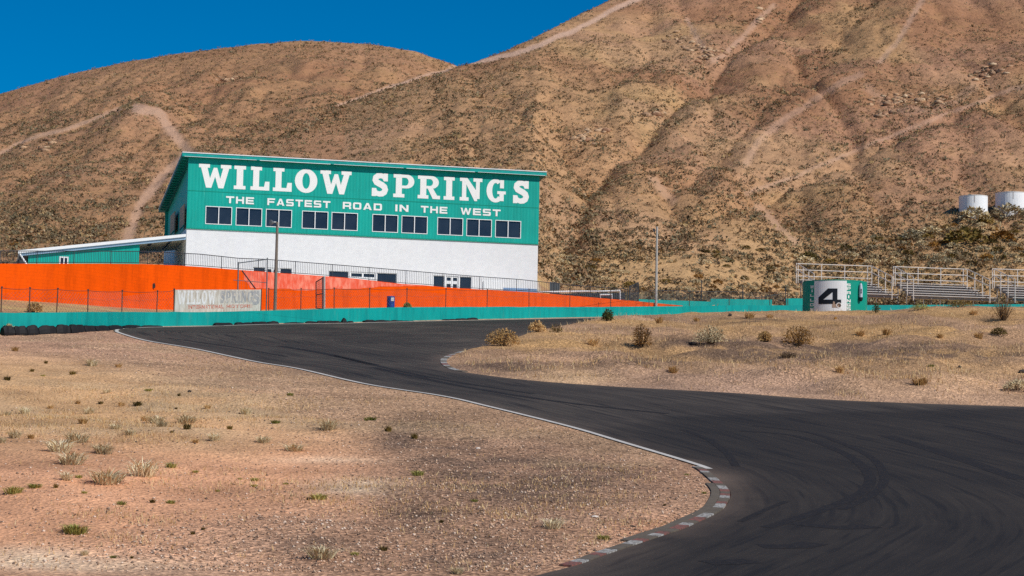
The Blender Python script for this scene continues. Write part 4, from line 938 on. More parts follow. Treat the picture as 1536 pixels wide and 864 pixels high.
# ================================================================ THINGS ALONG THE BARRIER
def gzv(X, Y):
    i = np.clip(np.searchsorted(xs, X)-1, 0, len(xs)-2); j = np.clip(np.searchsorted(ys, Y)-1, 0, len(ys)-2)
    u = (X-xs[i])/(xs[i+1]-xs[i]); v = (Y-ys[j])/(ys[j+1]-ys[j])
    return GZ[j, i]*(1-u)*(1-v)+GZ[j, i+1]*u*(1-v)+GZ[j+1, i]*(1-u)*v+GZ[j+1, i+1]*u*v
ex, ey = np.array([1., 0, 0]), np.array([0, 1., 0])
def behind(px, py, off):
    """point on the vertical sheet that runs `off` metres behind the barrier's front"""
    a, E = aE(px, py); Y = float(Yt(a))+off; return np.array([a*Y, Y, E*Y])
FO = 1.35
def fence(name, posts, tops, label, off=FO, sag=.05, rails=True):
    b0 = behind(posts[0], 465, off); r = empty(name, (b0[0], b0[1], b0[2]), label, 'fence')
    T = []
    for x, yt in zip(posts, tops):
        p = behind(x, yt, off); z0 = min(ground_z(p[0], p[1]), p[2]-.5)
        mb = MB(); lean = random.uniform(-.04, .04); mb.bar((p[0], p[1], z0-.15), (p[0]+lean, p[1], p[2]+.04), .032, 6)
        mb.box((p[0]+lean-.045, p[1]-.045, p[2]+.03), ex*.09, ey*.09, up*.05); part(mb, 'post', M['rust_metal'], r); T.append((p, z0))
    mb = MB(); mb2 = MB(); mb3 = MB()
    for (p, z0), (q, y0) in zip(T[:-1], T[1:]):
        K = 6; prev = None
        for k in range(K+1):
            t = k/K; c = p+(q-p)*t; c = c-up*sag*4*t*(1-t)
            if prev is not None: mb.bar(prev, c, .014, 4); mb2.bar(prev-up*.42-up*.0, c-up*(.42+.1*4*t*(1-t)), .007, 3)
            prev = c
        L = np.linalg.norm((q-p)[:2]); n = max(2, int(L/.22))
        for k in range(-6, n):
            for s in (0, 1):
                hgt = min(p[2]-z0, q[2]-y0)-.05; m_ = hgt/.22
                ta, tb = k/n, (k+m_)/n
                za, zb = 0., 1.
                if ta < 0: za = (-ta)/(tb-ta); ta = 0.
                if tb > 1: zb = za+(1-za)*(1-ta)/(tb-ta) if za == 0 else 1-(tb-1)/(tb-k/n); tb = 1.
                if ta >= tb or ta > 1: continue
                f = lambda t, h: p+(q-p)*t+up*(-(p[2]-z0)*(1-t)-(q[2]-y0)*t+.03+hgt*h)
                if s: za, zb = 1-za, 1-zb
                mb3.bar(f(ta, za), f(tb, zb), .0045, 3)
    part(mb, 'top_wire', M['rust_metal'], r); part(mb2, 'middle_wire', M['grey_metal'], r); part(mb3, 'chain_link', M['grey_metal'], r)
    return r
fence('wire_fence', [-40, 3, 45, 86, 133, 184, 236, 262], [432, 432, 433, 434, 436, 437, 437.5, 435], 'rusty wire fence on the dirt bank between the orange wall and the teal barrier')
fence('wire_fence', [404, 452, 502, 555, 611, 669, 731, 794, 855, 916, 974, 1034, 1094, 1155, 1182], [434, 434, 433, 433.5, 434, 434, 434.5, 434.5, 434.5, 435, 437, 439, 440.5, 438.5, 440], 'long sagging wire fence running behind the teal barrier past the blue drum')
# faded board
q0, q1, q2, q3 = behind(262.5, 465, FO-.06), behind(391.5, 464, FO-.06), behind(391.5, 434.3, FO-.06), behind(262.5, 434.6, FO-.06)
bU = q1-q0; bU[2] = 0; bL = np.linalg.norm(bU); bU /= bL; bN = np.array([bU[1], -bU[0], 0]); slope_b = (q1[2]-q0[2])/bL
bU3 = bU+up*((q2[2]-q3[2])/bL); H = ((q3-q0)[2]+(q2-q1)[2])/2; bfr = (q3-up*H, bU3, up, bN)
br = empty('faded_signboard', tuple(q3-up*H), 'long weathered off white board with ghost grey lettering and a red line', 'sign')
mb = MB(); mb.poly(R_(0, -.25, bL, H), [], bfr, -.03, .0); part(mb, 'board', M['board'], br)
def words(mb, text, u0, u1, v0, v1, glyph, gap, fr, n0):
    G_ = [glyph(c) for c in text]; tot = sum(w for _, w in G_)+gap*(len(text)-1); k = (u1-u0)/tot; u = u0
    for s_, w_ in G_:
        if s_: put_glyph(mb, s_, w_, u, u+w_*k, v0, v1, fr, n0, .004)
        u += (w_+gap)*k
k_ = bL/129.
mb = MB(); words(mb, 'WILLOW', 4*k_, 60*k_, H*.28, H*.95, slab, .12, bfr, .002); part(mb, 'lettering', M['board_white'], br)
mb = MB(); words(mb, 'SPRING', 66*k_, 117*k_, H*.34, H*.93, slab, .1, bfr, .002); part(mb, 'lettering', M['board_grey'], br)
mb = MB(); s_, w_ = slab('S'); put_glyph(mb, s_, w_, 115*k_, 127.5*k_, H*.22, H*.95, bfr, .003, .004); part(mb, 'lettering', M['board_grey'], br)
mb = MB(); words(mb, 'INTERNATIONAL', 20*k_, 72*k_, H*.06, H*.24, ext, .2, bfr, .002); part(mb, 'lettering', M['board_red'], br); mb = MB(); words(mb, 'MOTORS', 76*k_, 116*k_, H*.08, H*.24, ext, .2, bfr, .002); part(mb, 'lettering', M['board_red'], br)
mb = MB()
for x in (262.0, 392.2): p = behind(x, 434, FO-.04); mb = MB(); mb.bar(p-up*1.6, p+up*.05, .035, 6); part(mb, 'post', M['rust_metal'], br)
# tall gate frame right of the board, and the open gate leaf
gr = empty('steel_gate', behind(401, 462, 2.0), 'tall open steel gate frame with a diagonal brace beside the faded board', 'gate')
def bars(root, name, segs, r, m, n=6):
    for p, q in segs:
        mb = MB(); mb.bar(p, q, r, n); part(mb, name, m, root)
A, B_, C_, D_ = behind(357.6, 394.5, 2.0), behind(401, 389.0, 2.0), behind(399.5, 463, 2.0), behind(357, 437, 2.0)
bars(gr, 'post', [(D_-up*.9, A+up*.06), (C_-up*.3, B_+up*.1)], .045, M['grey_metal']); bars(gr, 'top_rail', [(A, B_)], .035, M['grey_metal'])
bars(gr, 'brace', [(behind(363, 406, 2.02), behind(383, 433, 2.02))], .04, M['dark_metal']); bars(gr, 'middle_rail', [(behind(350, 420, 2.02), behind(399, 424, 2.02))], .022, M['grey_metal'])
mb = MB()
for k in range(12):
    t = k/12; p = A+(B_-A)*t-up*.05; mb.bar(p, p-up*1.6, .006, 3)
part(mb, 'chain_link', M['grey_metal'], gr)
gl = empty('gate_leaf', behind(487, 462, 2.0), 'narrow gate leaf with mesh standing open beside a pale post before the orange wall', 'gate')
P1, P2 = behind(486.5, 415.5, 2.0), behind(486.5, 464, 2.0); W_ = behind(474, 423, 3.4); W2_ = behind(474, 462, 3.8)
bars(gl, 'post', [(P2-up*.2, P1+up*.05)], .075, M['pole_light']); bars(gl, 'frame', [(P1, W_), (W_, W2_), (P1+(P2-P1)*.5, W_+(W2_-W_)*.5), (P2, W2_), (P1-ex*.12, P2-ex*.12)], .035, M['dark_metal'])
mb = MB()
for k in range(1, 14):
    t = k/14; mb.bar(P1+(W_-P1)*t, P2+(W2_-P2)*t, .006, 3); mb.bar(P1+(P2-P1)*t, W_+(W2_-W_)*t, .006, 3)
part(mb, 'chain_link', M['dark_metal'], gl)
# blue drum
def lathe(mb, c, prof, n=24, cap=True, mi=0):
    c = np.array(c, float); k0 = []
    vs = [c+np.array([r*math.cos(2*math.pi*i/n), r*math.sin(2*math.pi*i/n), z]) for r, z in prof for i in range(n)]
    fs = [(j*n+i, j*n+(i+1) % n, (j+1)*n+(i+1) % n, (j+1)*n+i) for j in range(len(prof)-1) for i in range(n)]
    if cap: fs += [tuple(range(n))[::-1], tuple(range((len(prof)-1)*n, len(prof)*n))]
    mb.add(vs, fs, mi)
b = behind(586, 461, 2.6); zt = behind(586, 444.3, 2.6)[2]; hb_ = zt-b[2]+.15; r = 5.9*b[1]/F
dr = empty('blue_drum', (b[0], b[1], zt-hb_), 'blue drum with a white label standing behind the teal barrier', 'drum')
mb = MB(); P = [(r*.97, 0)]
for z in np.linspace(.03, .97, 25): P.append((r*(1+.03*math.exp(-((z-.35)/.03)**2)+.03*math.exp(-((z-.65)/.03)**2)), hb_*z))
P += [(r*.96, hb_), (r*.9, hb_-.02)]; lathe(mb, (b[0], b[1], zt-hb_), P); part(mb, 'body', M['blue_drum'], dr, fixn=True)
mb = MB(); mb.box((b[0]+.03, b[1]-r-.012, zt-hb_*.38), ex*.2, ey*.05, up*.24); part(mb, 'label_sheet', M['white_trim'], dr)
# rubber strips along the foot of the barrier
RUB = [(-30, -8, 488, 500), (3, 20, 488.5, 499), (20, 39, 489, 500), (39, 57, 488, 500.5), (57, 83, 488, 500), (83, 104, 487.5, 499.5), (104, 124, 487, 499), (124, 140, 488.2, 497), (140, 161, 488.6, 495.5), (161, 182, 488, 493), (184, 210, 487.7, 491), (212, 243, 488, 490),
       (321, 347, 484, 487.6), (353, 378, 483.6, 487.3), (378, 400, 482.6, 486.8), (400, 417, 482, 486.2), (426, 456, 483.3, 485.8), (458, 475, 482, 485.4), (475, 490, 481.2, 485), (490, 509, 481.2, 484.6), (511, 520, 476.5, 484.6), (521, 529, 481.5, 484), (545, 562, 479.8, 483.2), (562, 585, 480, 483), (585, 604, 480.4, 482.6), (604, 620, 481, 482.6), (664, 684, 478.6, 480.6), (684, 700, 477.6, 480.2), (700, 716, 476.6, 479.6)]
for i, (x0, x1, y0, y1) in enumerate(RUB):
    d0 = -.62 if x1 < 165 else -.45
    p = behind(x0+.4, y0, d0); q = behind(x1-.4, y0, d0); p2 = behind(x0+.4, y1, d0); 
    L = np.linalg.norm((q-p)[:2]); h = max(p[2]-p2[2], .08); dr_ = (q-p)/np.linalg.norm(q-p); nrm = np.array([dr_[1], -dr_[0], 0]); K = max(4, int(L/.14)); rg = random.Random(i)
    mb = MB(); rings = []
    lump = (x0 == 511)
    for k in range(K+1):
        t = k/K; c = p+(q-p)*t; e = 1-.25*(abs(2*t-1)**6)
        hh = h*(e+rg.uniform(-.05, .05)+.05*math.sin(t*9+i)) if not lump else h*(1-abs(2*t-1.1)**1.5*.85)
        wd = .16+.04*math.sin(t*7+i)
        zb = p[2]-h-.12+(q[2]-p[2])*t
        rings.append([c+nrm*(wd*sx)+up*(zb-c[2]+hh*sz) for sx, sz in ((-1, 0), (1, 0), (1.1, .35), (.95, .8), (.55, 1.0+.12/h), (-.5, 1.0+.12/h), (-.9, .8))])
    n = len(rings[0]); vs = [v for r_ in rings for v in r_]
    mb.add(vs, [(k*n+j, k*n+(j+1) % n, (k+1)*n+(j+1) % n, (k+1)*n+j) for k in range(K) for j in range(n)]+[tuple(range(n)), tuple(range(K*n, K*n+n))[::-1]])
    if lump: lb, gp = 'pointed black rubber lump standing up against the teal barrier', None
    elif x1 < 165: lb, gp = 'thick slab of black rubber leaning at the foot of the barrier left of the road', 'thick rubber slabs at the barrier foot'
    else: lb, gp = 'thin strip of black rubber lying at the foot of the barrier beside the road', 'thin rubber strips at the barrier foot'
    c = (p+q)/2; tag(mb.build('rubber_strip', M['black_rubber'], loc=(c[0], c[1], c[2]-h), fixn=True, smooth=False), lb, 'rubber strip', gp)
# poles
def pole(px, yb, yt, off, r, m, label):
    b = behind(px[0], yb, off); t_ = behind(px[1], yt, off); r0 = empty('utility_pole', (b[0], b[1], b[2]-.4), label, 'pole')
    mb = MB(); mb.bar(b-up*.4, np.array([b[0], b[1], t_[2]]), r*1.15, 10, r*.85); part(mb, 'shaft', m, r0); return r0, np.array([b[0], b[1], t_[2]])
r0, tp = pole((412.4, 414.3), 463, 333, 1.7, .095, M['wood_pole'], 'weathered timber pole with a horn speaker in front of the white wall')
mb = MB(); h0 = tp+np.array([-.08, -.1, -.02]); d = np.array([-1, -.55, -.12]); d /= np.linalg.norm(d); mb.bar(h0, h0+d*.16, .06, 10, .07); mb.bar(h0+d*.16, h0+d*.36, .07, 12, .2); sp_ = part(mb, 'horn_speaker', M['grey_metal'], r0)
mb = MB(); mb.bar(tp-up*.25+np.array([0, -.1, 0]), h0, .025, 6); part(mb, 'bracket', M['dark_metal'], r0)
r0, tp = pole((984, 985.7), 460, 340, 1.75, .10, M['pole_light'], 'slim pale pole with a small lamp on the open slope right of the building')
mb = MB(); mb.box(tp+np.array([-.32, -.12, -.42]), ex*.16, ey*.2, up*.24); l_ = part(mb, 'lamp', M['dark_metal'], r0); mb = MB(); mb.bar(tp+np.array([-.2, 0, -.3]), tp-up*.3, .025, 6); part(mb, 'bracket', M['dark_metal'], r0)
# low dark slatted shelter with a white top rail, behind the railing
def sheet(Yf):
    return lambda px, py: np.array([aE(px, py)[0]*Yf(aE(px, py)[0]), Yf(aE(px, py)[0]), aE(px, py)[1]*Yf(aE(px, py)[0])])
Sh = sheet(lambda a: float(Yo(a))+1.6)
sh = empty('slatted_barrier', Sh(870, 452), 'low dark slatted barrier with a white top rail beyond the end of the building', 'barrier')
bars(sh, 'top_rail', [(Sh(806.5, 438), Sh(930, 436))], .07, M['white_trim']); bars(sh, 'end_post', [(Sh(930, 436), Sh(930, 452))], .07, M['white_trim'])
mb = MB(); K = 44
a_, b_ = Sh(807, 439), Sh(938, 437)
for k in range(K):
    p = a_+(b_-a_)*(k/K); q = a_+(b_-a_)*((k+.62)/K); d = q-p; mb.box(p-up*1.0+ey*.1, d, ey*.03, up*.92)
part(mb, 'slats', M['dark_metal'], sh)
mb = MB(); mb.box(a_-up*1.0+ey*.2, b_-a_, ey*.05, up*.9); part(mb, 'back_panel', M['brush_dark'], sh)
tb = empty('white_table', Sh(909, 452), 'small white bench frame in front of the dark slatted barrier', 'bench')
S2 = sheet(lambda a: float(Yo(a))+.75)
mb = MB(); p, q = S2(900, 442.6), S2(918.5, 442.4); mb.box(p, q-p, ey*.4, up*.09); part(mb, 'top', M['white_trim'], tb)
bars(tb, 'leg', [(S2(900.8, 443), S2(900.6, 453)), (S2(918, 443), S2(918, 453))], .04, M['white_trim'])
S3 = sheet(lambda a: float(Yo(a))+3.5)
bxr = empty('slatted_crate', S3(832, 434), 'dark slatted crate on the bare ground just right of the building', 'crate')
p, q = S3(824.5, 434.5), S3(839.5, 434.8); z1 = S3(832, 424)[2]; d = q-p; d[2] = 0
mb = MB(); mb.box(p-up*.5, d, ey*.8, up*(z1-p[2]+.5)); part(mb, 'box', M['brush_dark'], bxr)
mb = MB()
for k in range(6): mb.box(p+d*(k/5.6)-ey*.03-up*.3, d*.07, ey*.028, up*(z1-p[2]+.32))
part(mb, 'slats', M['grey_metal'], bxr)
# mesh gate beyond the railing's end
S4 = sheet(lambda a: float(Yo(a))+1.0)
mg = empty('mesh_gate', S4(951, 452), 'dark tall mesh gate with a sloping top at the end of the railing', 'gate')
g0, g1, g2, g3 = S4(944.3, 452), S4(957.5, 452), S4(957.2, 424), S4(944.5, 430)
bars(mg, 'post', [(g0, g3+up*.05), (g1, g2+up*.05)], .05, M['dark_metal']); bars(mg, 'rail', [(g3, g2), (g0+(g3-g0)*.5, g1+(g2-g1)*.45)], .03, M['dark_metal'])
mb = MB()
for k in range(1, 12): t = k/12; mb.bar(g0+(g1-g0)*t, g3+(g2-g3)*t, .014, 3); mb.bar(g0+(g3-g0)*t, g1+(g2-g1)*t, .014, 3)
part(mb, 'chain_link', M['dark_metal'], mg)
# far teal walls behind the fence
S5 = sheet(lambda a: float(Yt(a))+7.0)
for x0, x1, y0, y1, lab in ((958, 1068, 448.8, 452.5, 'thin sloping strip of teal wall seen beyond the wire fence'), (1066, 1158, 448, 449.5, 'taller teal wall block behind the wire fence, with a stepped end'), (1179.5, 1212, 447.6, 447.6, 'short teal wall block close behind the round marker tank')):
    p, q = S5(x0, y0), S5(x1, y1); d = q-p; mb = MB(); A = [p-up*1.6, q-up*1.6, q, p]; mb.add(A+[v+ey*.4 for v in A], [(0, 1, 2, 3), (7, 6, 5, 4), (0, 4, 5, 1), (1, 5, 6, 2), (2, 6, 7, 3), (3, 7, 4, 0)])
    tag(mb.build('far_wall', M['teal_wall'], loc=tuple((p+q)/2-up*1.6), fixn=True), lab, 'wall')
# tall thin fence far behind
S6 = sheet(lambda a: float(Yt(a))+12.)
ff = empty('mesh_fence', S6(1050, 450), 'tall faint mesh fence crossing the bare ground at the foot of the hill', 'fence')
PX = [1052, 1114, 1178]; 
bars(ff, 'post', [(S6(x, 458), S6(x+.4, y)) for x, y in zip(PX, (420, 428, 430))], .045, M['dark_metal']); bars(ff, 'rail', [(S6(974, 435.5), S6(1052, 437)), (S6(1052, 437), S6(1114, 438)), (S6(1132, 447), S6(1180, 439.5))], .03, M['dark_metal'])
mb = MB(); a_, b_ = S6(974, 436), S6(1178, 438)
for k in range(90): p = a_+(b_-a_)*(k/90); mb.bar(p-up*1.2, p+up*(.0), .012, 3)
part(mb, 'chain_link', M['dark_metal'], ff)
# pale concrete blocks on the crest of the island
def slabpts(name, P, th, m, label, cat):
    mb = MB(); n = len(P); mb.add(list(P)+[v+ey*th for v in P], [tuple(range(n)), tuple(range(2*n-1, n-1, -1))]+[(i, n+i, n+(i+1) % n, (i+1) % n) for i in range(n)])
    c = sum(P)/n; return tag(mb.build(name, m, loc=(c[0], c[1], min(v[2] for v in P)), fixn=True), label, cat)
bk = lambda px, py: behind(px, py, -2.2)
slabpts('concrete_block', [bk(1091, 476), bk(1100, 476), bk(1101, 469), bk(1091.5, 467.5)], .5, M['concrete'], 'upright end of a broken pale concrete block in the dry grass', 'concrete block')
slabpts('concrete_block', [bk(1102, 477), bk(1152, 478), bk(1152, 474.2), bk(1128, 473), bk(1102.5, 470)], .5, M['concrete'], 'long low pale concrete slab tapering in front of the teal barrier', 'concrete block')

# ================================================================ ROUND MARKER TANK "4"
sD = 19.0; Yd = F/sD; cA = at(1252.3, 420, Yd); rad = 48.2/sD; cY = Yd+rad*.2; cX = aE(1252.3, 440)[0]*cY; zt = aE(1252, 419.6)[1]*(cY-rad); z0 = zt-3.6
dk = empty('marker_tank', (cX, cY, z0), 'round teal and white tank painted with a big black number 4', 'tank')
va = math.atan2(cX, cY)
def dpt(phi, z, off=0.):
    a = phi-va*0-va; return np.array([cX+(rad+off)*math.sin(phi-va), cY-(rad+off)*math.cos(phi-va), z])
def phi_px(px): return math.asin(max(-1, min(1, (px-1252.3)/48.2)))
def cyl_part(name, p0, p1, m, za=z0, zb=zt, off0=-.06, off1=0.):
    K = max(3, int((p1-p0)/math.radians(4))); mb = MB(); vs = []
    for k in range(K+1):
        p = p0+(p1-p0)*k/K; vs += [dpt(p, za, off1), dpt(p, zb, off1), dpt(p, zb, off0), dpt(p, za, off0)]
    fs = [(4*k+j, 4*k+4+j, 4*k+4+(j+1) % 4, 4*k+(j+1) % 4) for k in range(K) for j in range(4)]+[(0, 1, 2, 3), (4*K+3, 4*K+2, 4*K+1, 4*K)]
    mb.add(vs, fs); return part(mb, name, m, dk, fixn=True)
pa_, pb_ = phi_px(1223), phi_px(1268.1)
td = paint('tank teal', srgb(0, 144, 122), .1, 1.2, .5, dirt=srgb(40, 110, 96))
cyl_part('teal_panel', -math.pi+.3, pa_, td); cyl_part('white_panel', pa_, pb_, M['white_trim']); cyl_part('teal_panel', pb_, math.pi+.3, td)
cyl_part('white_stripe', pb_-.02, pb_+.035, M['white_trim'], zt-3.4, zt-.002, -.01, .006); cyl_part('white_stripe', pa_-.03, pa_+.03, M['white_trim'], zt-3.4, zt-.002, -.01, .004)
cyl_part('rim', -math.pi, math.pi-.001, td, zt-.05, zt+.02, -.09, .012)
mb = MB(); mb.add([dpt(p, zt-.06, -.07) for p in np.linspace(-math.pi, math.pi, 40)[:-1]], [tuple(range(39))]); part(mb, 'top', M['concrete'], dk)
def clipx(P, x0, x1):
    for s, xb in ((1, x0), (-1, x1)):
        out = []
        for i in range(len(P)):
            a_, b_ = P[i], P[(i+1) % len(P)]; ia, ib_ = s*(a_[0]-xb) >= 0, s*(b_[0]-xb) >= 0
            if ia: out.append(a_)
            if ia != ib_: t = (xb-a_[0])/(b_[0]-a_[0]); out.append((xb, a_[1]+(b_[1]-a_[1])*t))
        P = out
        if not P: return P
    return P
ZM = lambda zx, zy: (1190+zx/11.52, 405+zy/11.52)
def zpix(py): return aE(1252, py)[1]*(cY-rad)
def tank_paint(name, shapes, m, off, zoom=True):
    """shapes in picture units, painted on the tank's curve in thin strips"""
    mb = MB()
    for k, P in enumerate(shapes):
        P = [ZM(*p) if zoom else p for p in P]; lo, hi = min(p[0] for p in P), max(p[0] for p in P); n = max(1, int((hi-lo)/1.6))
        for i in range(n):
            Q = clipx(P, lo+(hi-lo)*i/n, lo+(hi-lo)*(i+1)/n)
            if len(Q) < 3: continue
            o = off+.0012*k; A = [dpt(phi_px(x), zpix(y), o) for x, y in Q]; B2 = [dpt(phi_px(x), zpix(y), -.01) for x, y in Q]; m_ = len(Q)
            mb.add(A+B2, [tuple(range(m_))]+[(j, m_+j, m_+(j+1) % m_, (j+1) % m_) for j in range(m_)])
    return part(mb, name, m, dk, fixn=True)
tank_paint('number', [[(680, 318), (762, 318), (762, 645), (680, 645)], [(440, 510), (826, 510), (826, 586), (440, 586)], [(600, 318), (684, 318), (684, 378), (520, 511), (440, 511), (440, 470)]], M['black_paint'], .010)
tank_paint('worn_patch', [[(676, 588), (764, 588), (764, 648), (676, 648)], [(690, 540), (720, 548), (716, 590), (684, 590)]], M['tan_board'], .016)
def circ(cx, cy, r0, r1, a0=0, a1=360, n=16):
    return [[(cx+r1*math.cos(math.radians(a)), cy+r1*math.sin(math.radians(a))), (cx+r1*math.cos(math.radians(b)), cy+r1*math.sin(math.radians(b))), (cx+r0*math.cos(math.radians(b)), cy+r0*math.sin(math.radians(b))), (cx+r0*math.cos(math.radians(a)), cy+r0*math.sin(math.radians(a)))] for a, b in [(a0+(a1-a0)*i/n, a0+(a1-a0)*(i+1)/n) for i in range(n)]]
tank_paint('emblem_disc', [[(787+40*math.cos(t), 607+40*math.sin(t)) for t in np.linspace(0, 2*math.pi, 17)[:-1]]], M['tan_board'], .022)
tank_paint('emblem_ring', circ(787, 607, 36, 46), M['white_trim'], .026); tank_paint('emblem_mark', circ(787, 607, 12, 22, 150, 430, 12)+[[(800, 600), (814, 600), (814, 636), (800, 636)]], M['black_paint'], .030)
def vtext(word, cx, w, ys_, m):
    sh = []
    for c, (ya, yb) in zip(word, ys_):
        g_, gw = ext(c)
        for o, hs_ in g_:
            ww = w if c != 'I' else w*.3
            if hs_:                                   # ring letters as four bars
                h = hs_[0]; X0, X1, Y0, Y1 = min(q[0] for q in h), max(q[0] for q in h), min(q[1] for q in h), max(q[1] for q in h)
                oy0 = 0 if c != 'R' and c != 'P' else 0
                for b in ((0, 0, X0, 1), (X1, Y0 if c in 'P' else 0, gw, 1), (X0, Y1, X1, 1), (X0, Y0-.23, X1, Y0)): sh.append([(cx-ww/2+ww*x/gw, yb+(ya-yb)*y) for x, y in R_(*b)])
            else: sh.append([(cx-ww/2+ww*x/gw, yb+(ya-yb)*y) for x, y in o])
    return sh
tank_paint('lettering', vtext('WILLOW', 330, 62, [(252, 308), (326, 374), (404, 450), (484, 534), (564, 616), (644, 700)], None), M['lettering'], .012)
tank_paint('lettering', vtext('SPRINGS', 950, 66, [(228, 276), (294, 342), (362, 412), (432, 482), (502, 554), (574, 624), (640, 690)], None), M['lettering'], .012)
# hanging silver sleeve on the tank
hp = phi_px(1288.2); zc_ = lambda zy: zpix(405+zy/11.52)
hs0 = empty('hanging_sleeve', dpt(hp, zc_(520), .25), 'silver and black sleeve hanging on the side of the teal tank', 'sleeve')
mb = MB(); c = dpt(hp, 0, .17); lathe(mb, (c[0], c[1], 0), [(.03, zc_(208)), (.10, zc_(235)), (.135, zc_(300)), (.135, zc_(455))][::-1], 14); part(mb, 'body', M['silver'], hs0, fixn=True)
mb = MB(); lathe(mb, (c[0], c[1], 0), [(.06, zc_(525)), (.15, zc_(500)), (.165, zc_(458))], 14); part(mb, 'base', M['black_paint'], hs0, fixn=True)
mb = MB(); lathe(mb, (c[0], c[1], 0), [(.045, zc_(212)), (.02, zc_(196))], 10); mb.bar(c+up*zc_(205), dpt(hp, zc_(200), -.02), .02, 5); part(mb, 'hook', M['black_paint'], hs0, fixn=True)
mb = MB()
for (x0, y0, x1, y1) in ((1, .85, -.6, .7), (1, .55, -.5, .42)): mb.box((c[0]-.1+.08*x0, c[1]-.15, zc_(455)+(zc_(300)-zc_(455))*y1), ex*.07, ey*.03, up*.16)
part(mb, 'marking', M['black_paint'], hs0)

# ================================================================ BLEACHERS
def bleacher(px, py, LB, label, Y0=203., th=9, rows=6):
    O = at(px, py, Y0); t = math.radians(th); U = np.array([math.cos(t), math.sin(t), 0]); N = np.array([math.sin(t), -math.cos(t), 0])
    P = lambda u, n, z: O+U*u+N*n+up*z
    r = empty('bleacher', P(LB/2, 2.5, -3.5), label, 'bleacher', None)
    rg = random.Random(px)
    for k in range(rows):
        n = .35+k*.82; z = -1.62-.3*k; e = -.0 if k < 2 else .0
        mb = MB(); mb.box(P(.15, n, z+rg.uniform(-.01, .01)), U*(LB-.3+(.25*k)), N*.28, up*.05); part(mb, 'seat_plank', M['seat_plank'], r)
        mb = MB(); mb.box(P(.15, n-.42, z-.27), U*(LB-.3+(.25*k)), N*.34, up*.045); part(mb, 'foot_plank', M['seat_plank'], r)
        mb = MB(); mb.box(P(.2, n+.02, z-.26), U*(LB-.4+(.25*k)), N*.03, up*.2); part(mb, 'riser', M['riser'], r)
    for u in np.linspace(.4, LB-.4, 5):
        mb = MB(); mb.bar(P(u, .2, -1.75), P(u, 4.9, -3.4), .05, 5); mb.bar(P(u, .2, -1.75), P(u, .2, -3.9), .05, 5); mb.bar(P(u, 2.6, -2.6), P(u, 2.6, -3.9), .045, 5); part(mb, 'support', M['riser'], r)
    for z in (0, -.6, -1.2): mb = MB(); mb.bar(P(0, 0, z), P(LB, 0, z), .042, 6); part(mb, 'guard_rail', M['pipe_white'], r)
    for u in (0, .12*LB*0+.18, LB*.333, LB*.64, LB*.945, LB): mb = MB(); mb.bar(P(u, 0, .0), P(u, 0, -2.1 if u > .1 else -1.9), .045, 6); part(mb, 'guard_post', M['pipe_white'], r)
    for u in (.12, LB):
        for z in (0, -.62):
            mb = MB(); mb.bar(P(u, 0, z), P(u+(.3 if u > 1 else .1), 5.0, z-1.42), .04, 6); part(mb, 'side_rail', M['pipe_white'], r)
        for n in (1.7, 3.4, 5.0): mb = MB(); f = n/5; mb.bar(P(u+(.3 if u > 1 else .1)*f, n, -1.42*f), P(u+(.3 if u > 1 else .1)*f, n, -2.3-1.3*f), .045, 6); part(mb, 'side_post', M['pipe_white'], r)
    return r
bleacher(1194.5, 395.3, 7.5, 'white railed bleacher standing behind the round tank'); bleacher(1340, 400.0, 7.4, 'white railed bleacher with bare plank rows, second along from the round tank'); bleacher(1488.5, 403.3, 7.6, 'white railed bleacher cut by the picture edge below the water tanks')
# ================================================================ WATER TANKS
for x0, x1, y0, lab in ((1438.6, 1481.2, 292.2, 'white round water tank on the slope, the smaller one beside a dark bush'), (1493.3, 1541.5, 287.3, 'larger white round water tank with a rust streak below its rim')):
    Ys_ = float(hill_drop((x0+min(x1, 1536))/2, y0+37)[1]); Yw = Ys_+1.6; a0_, a1_ = at(x0, 305, Yw), at(x1, 305, Yw); print('tank', Yw); c = (a0_+a1_)/2; r = (a1_-a0_)[0]/2; zt_ = at((x0+x1)/2, y0, Yw-r)[2]; hw = 3.9
    wt_ = empty('water_tank', (c[0], c[1], zt_-hw), lab, 'water tank')
    mb = MB(); lathe(mb, (c[0], c[1], zt_-hw), [(r, 0), (r, hw*.33), (r*1.004, hw*.335), (r*1.004, hw*.34), (r, hw*.345), (r, hw-.04)], 40); part(mb, 'shell', M['tank'], wt_, fixn=True)
    mb = MB(); lathe(mb, (c[0], c[1], zt_-.04), [(r*1.015, 0), (r*1.015, .06), (r*.5, .16), (.05, .22)], 40); part(mb, 'lid', M['white_trim'], wt_, fixn=True)
    a_ = -.15; mb = MB(); q = np.array([c[0]+r*math.sin(a_), c[1]-r*math.cos(a_)-.012, zt_-.9]); mb.box(q, ex*.05, ey*.02, up*.86); part(mb, 'rust_streak', M['rust_metal'], wt_)

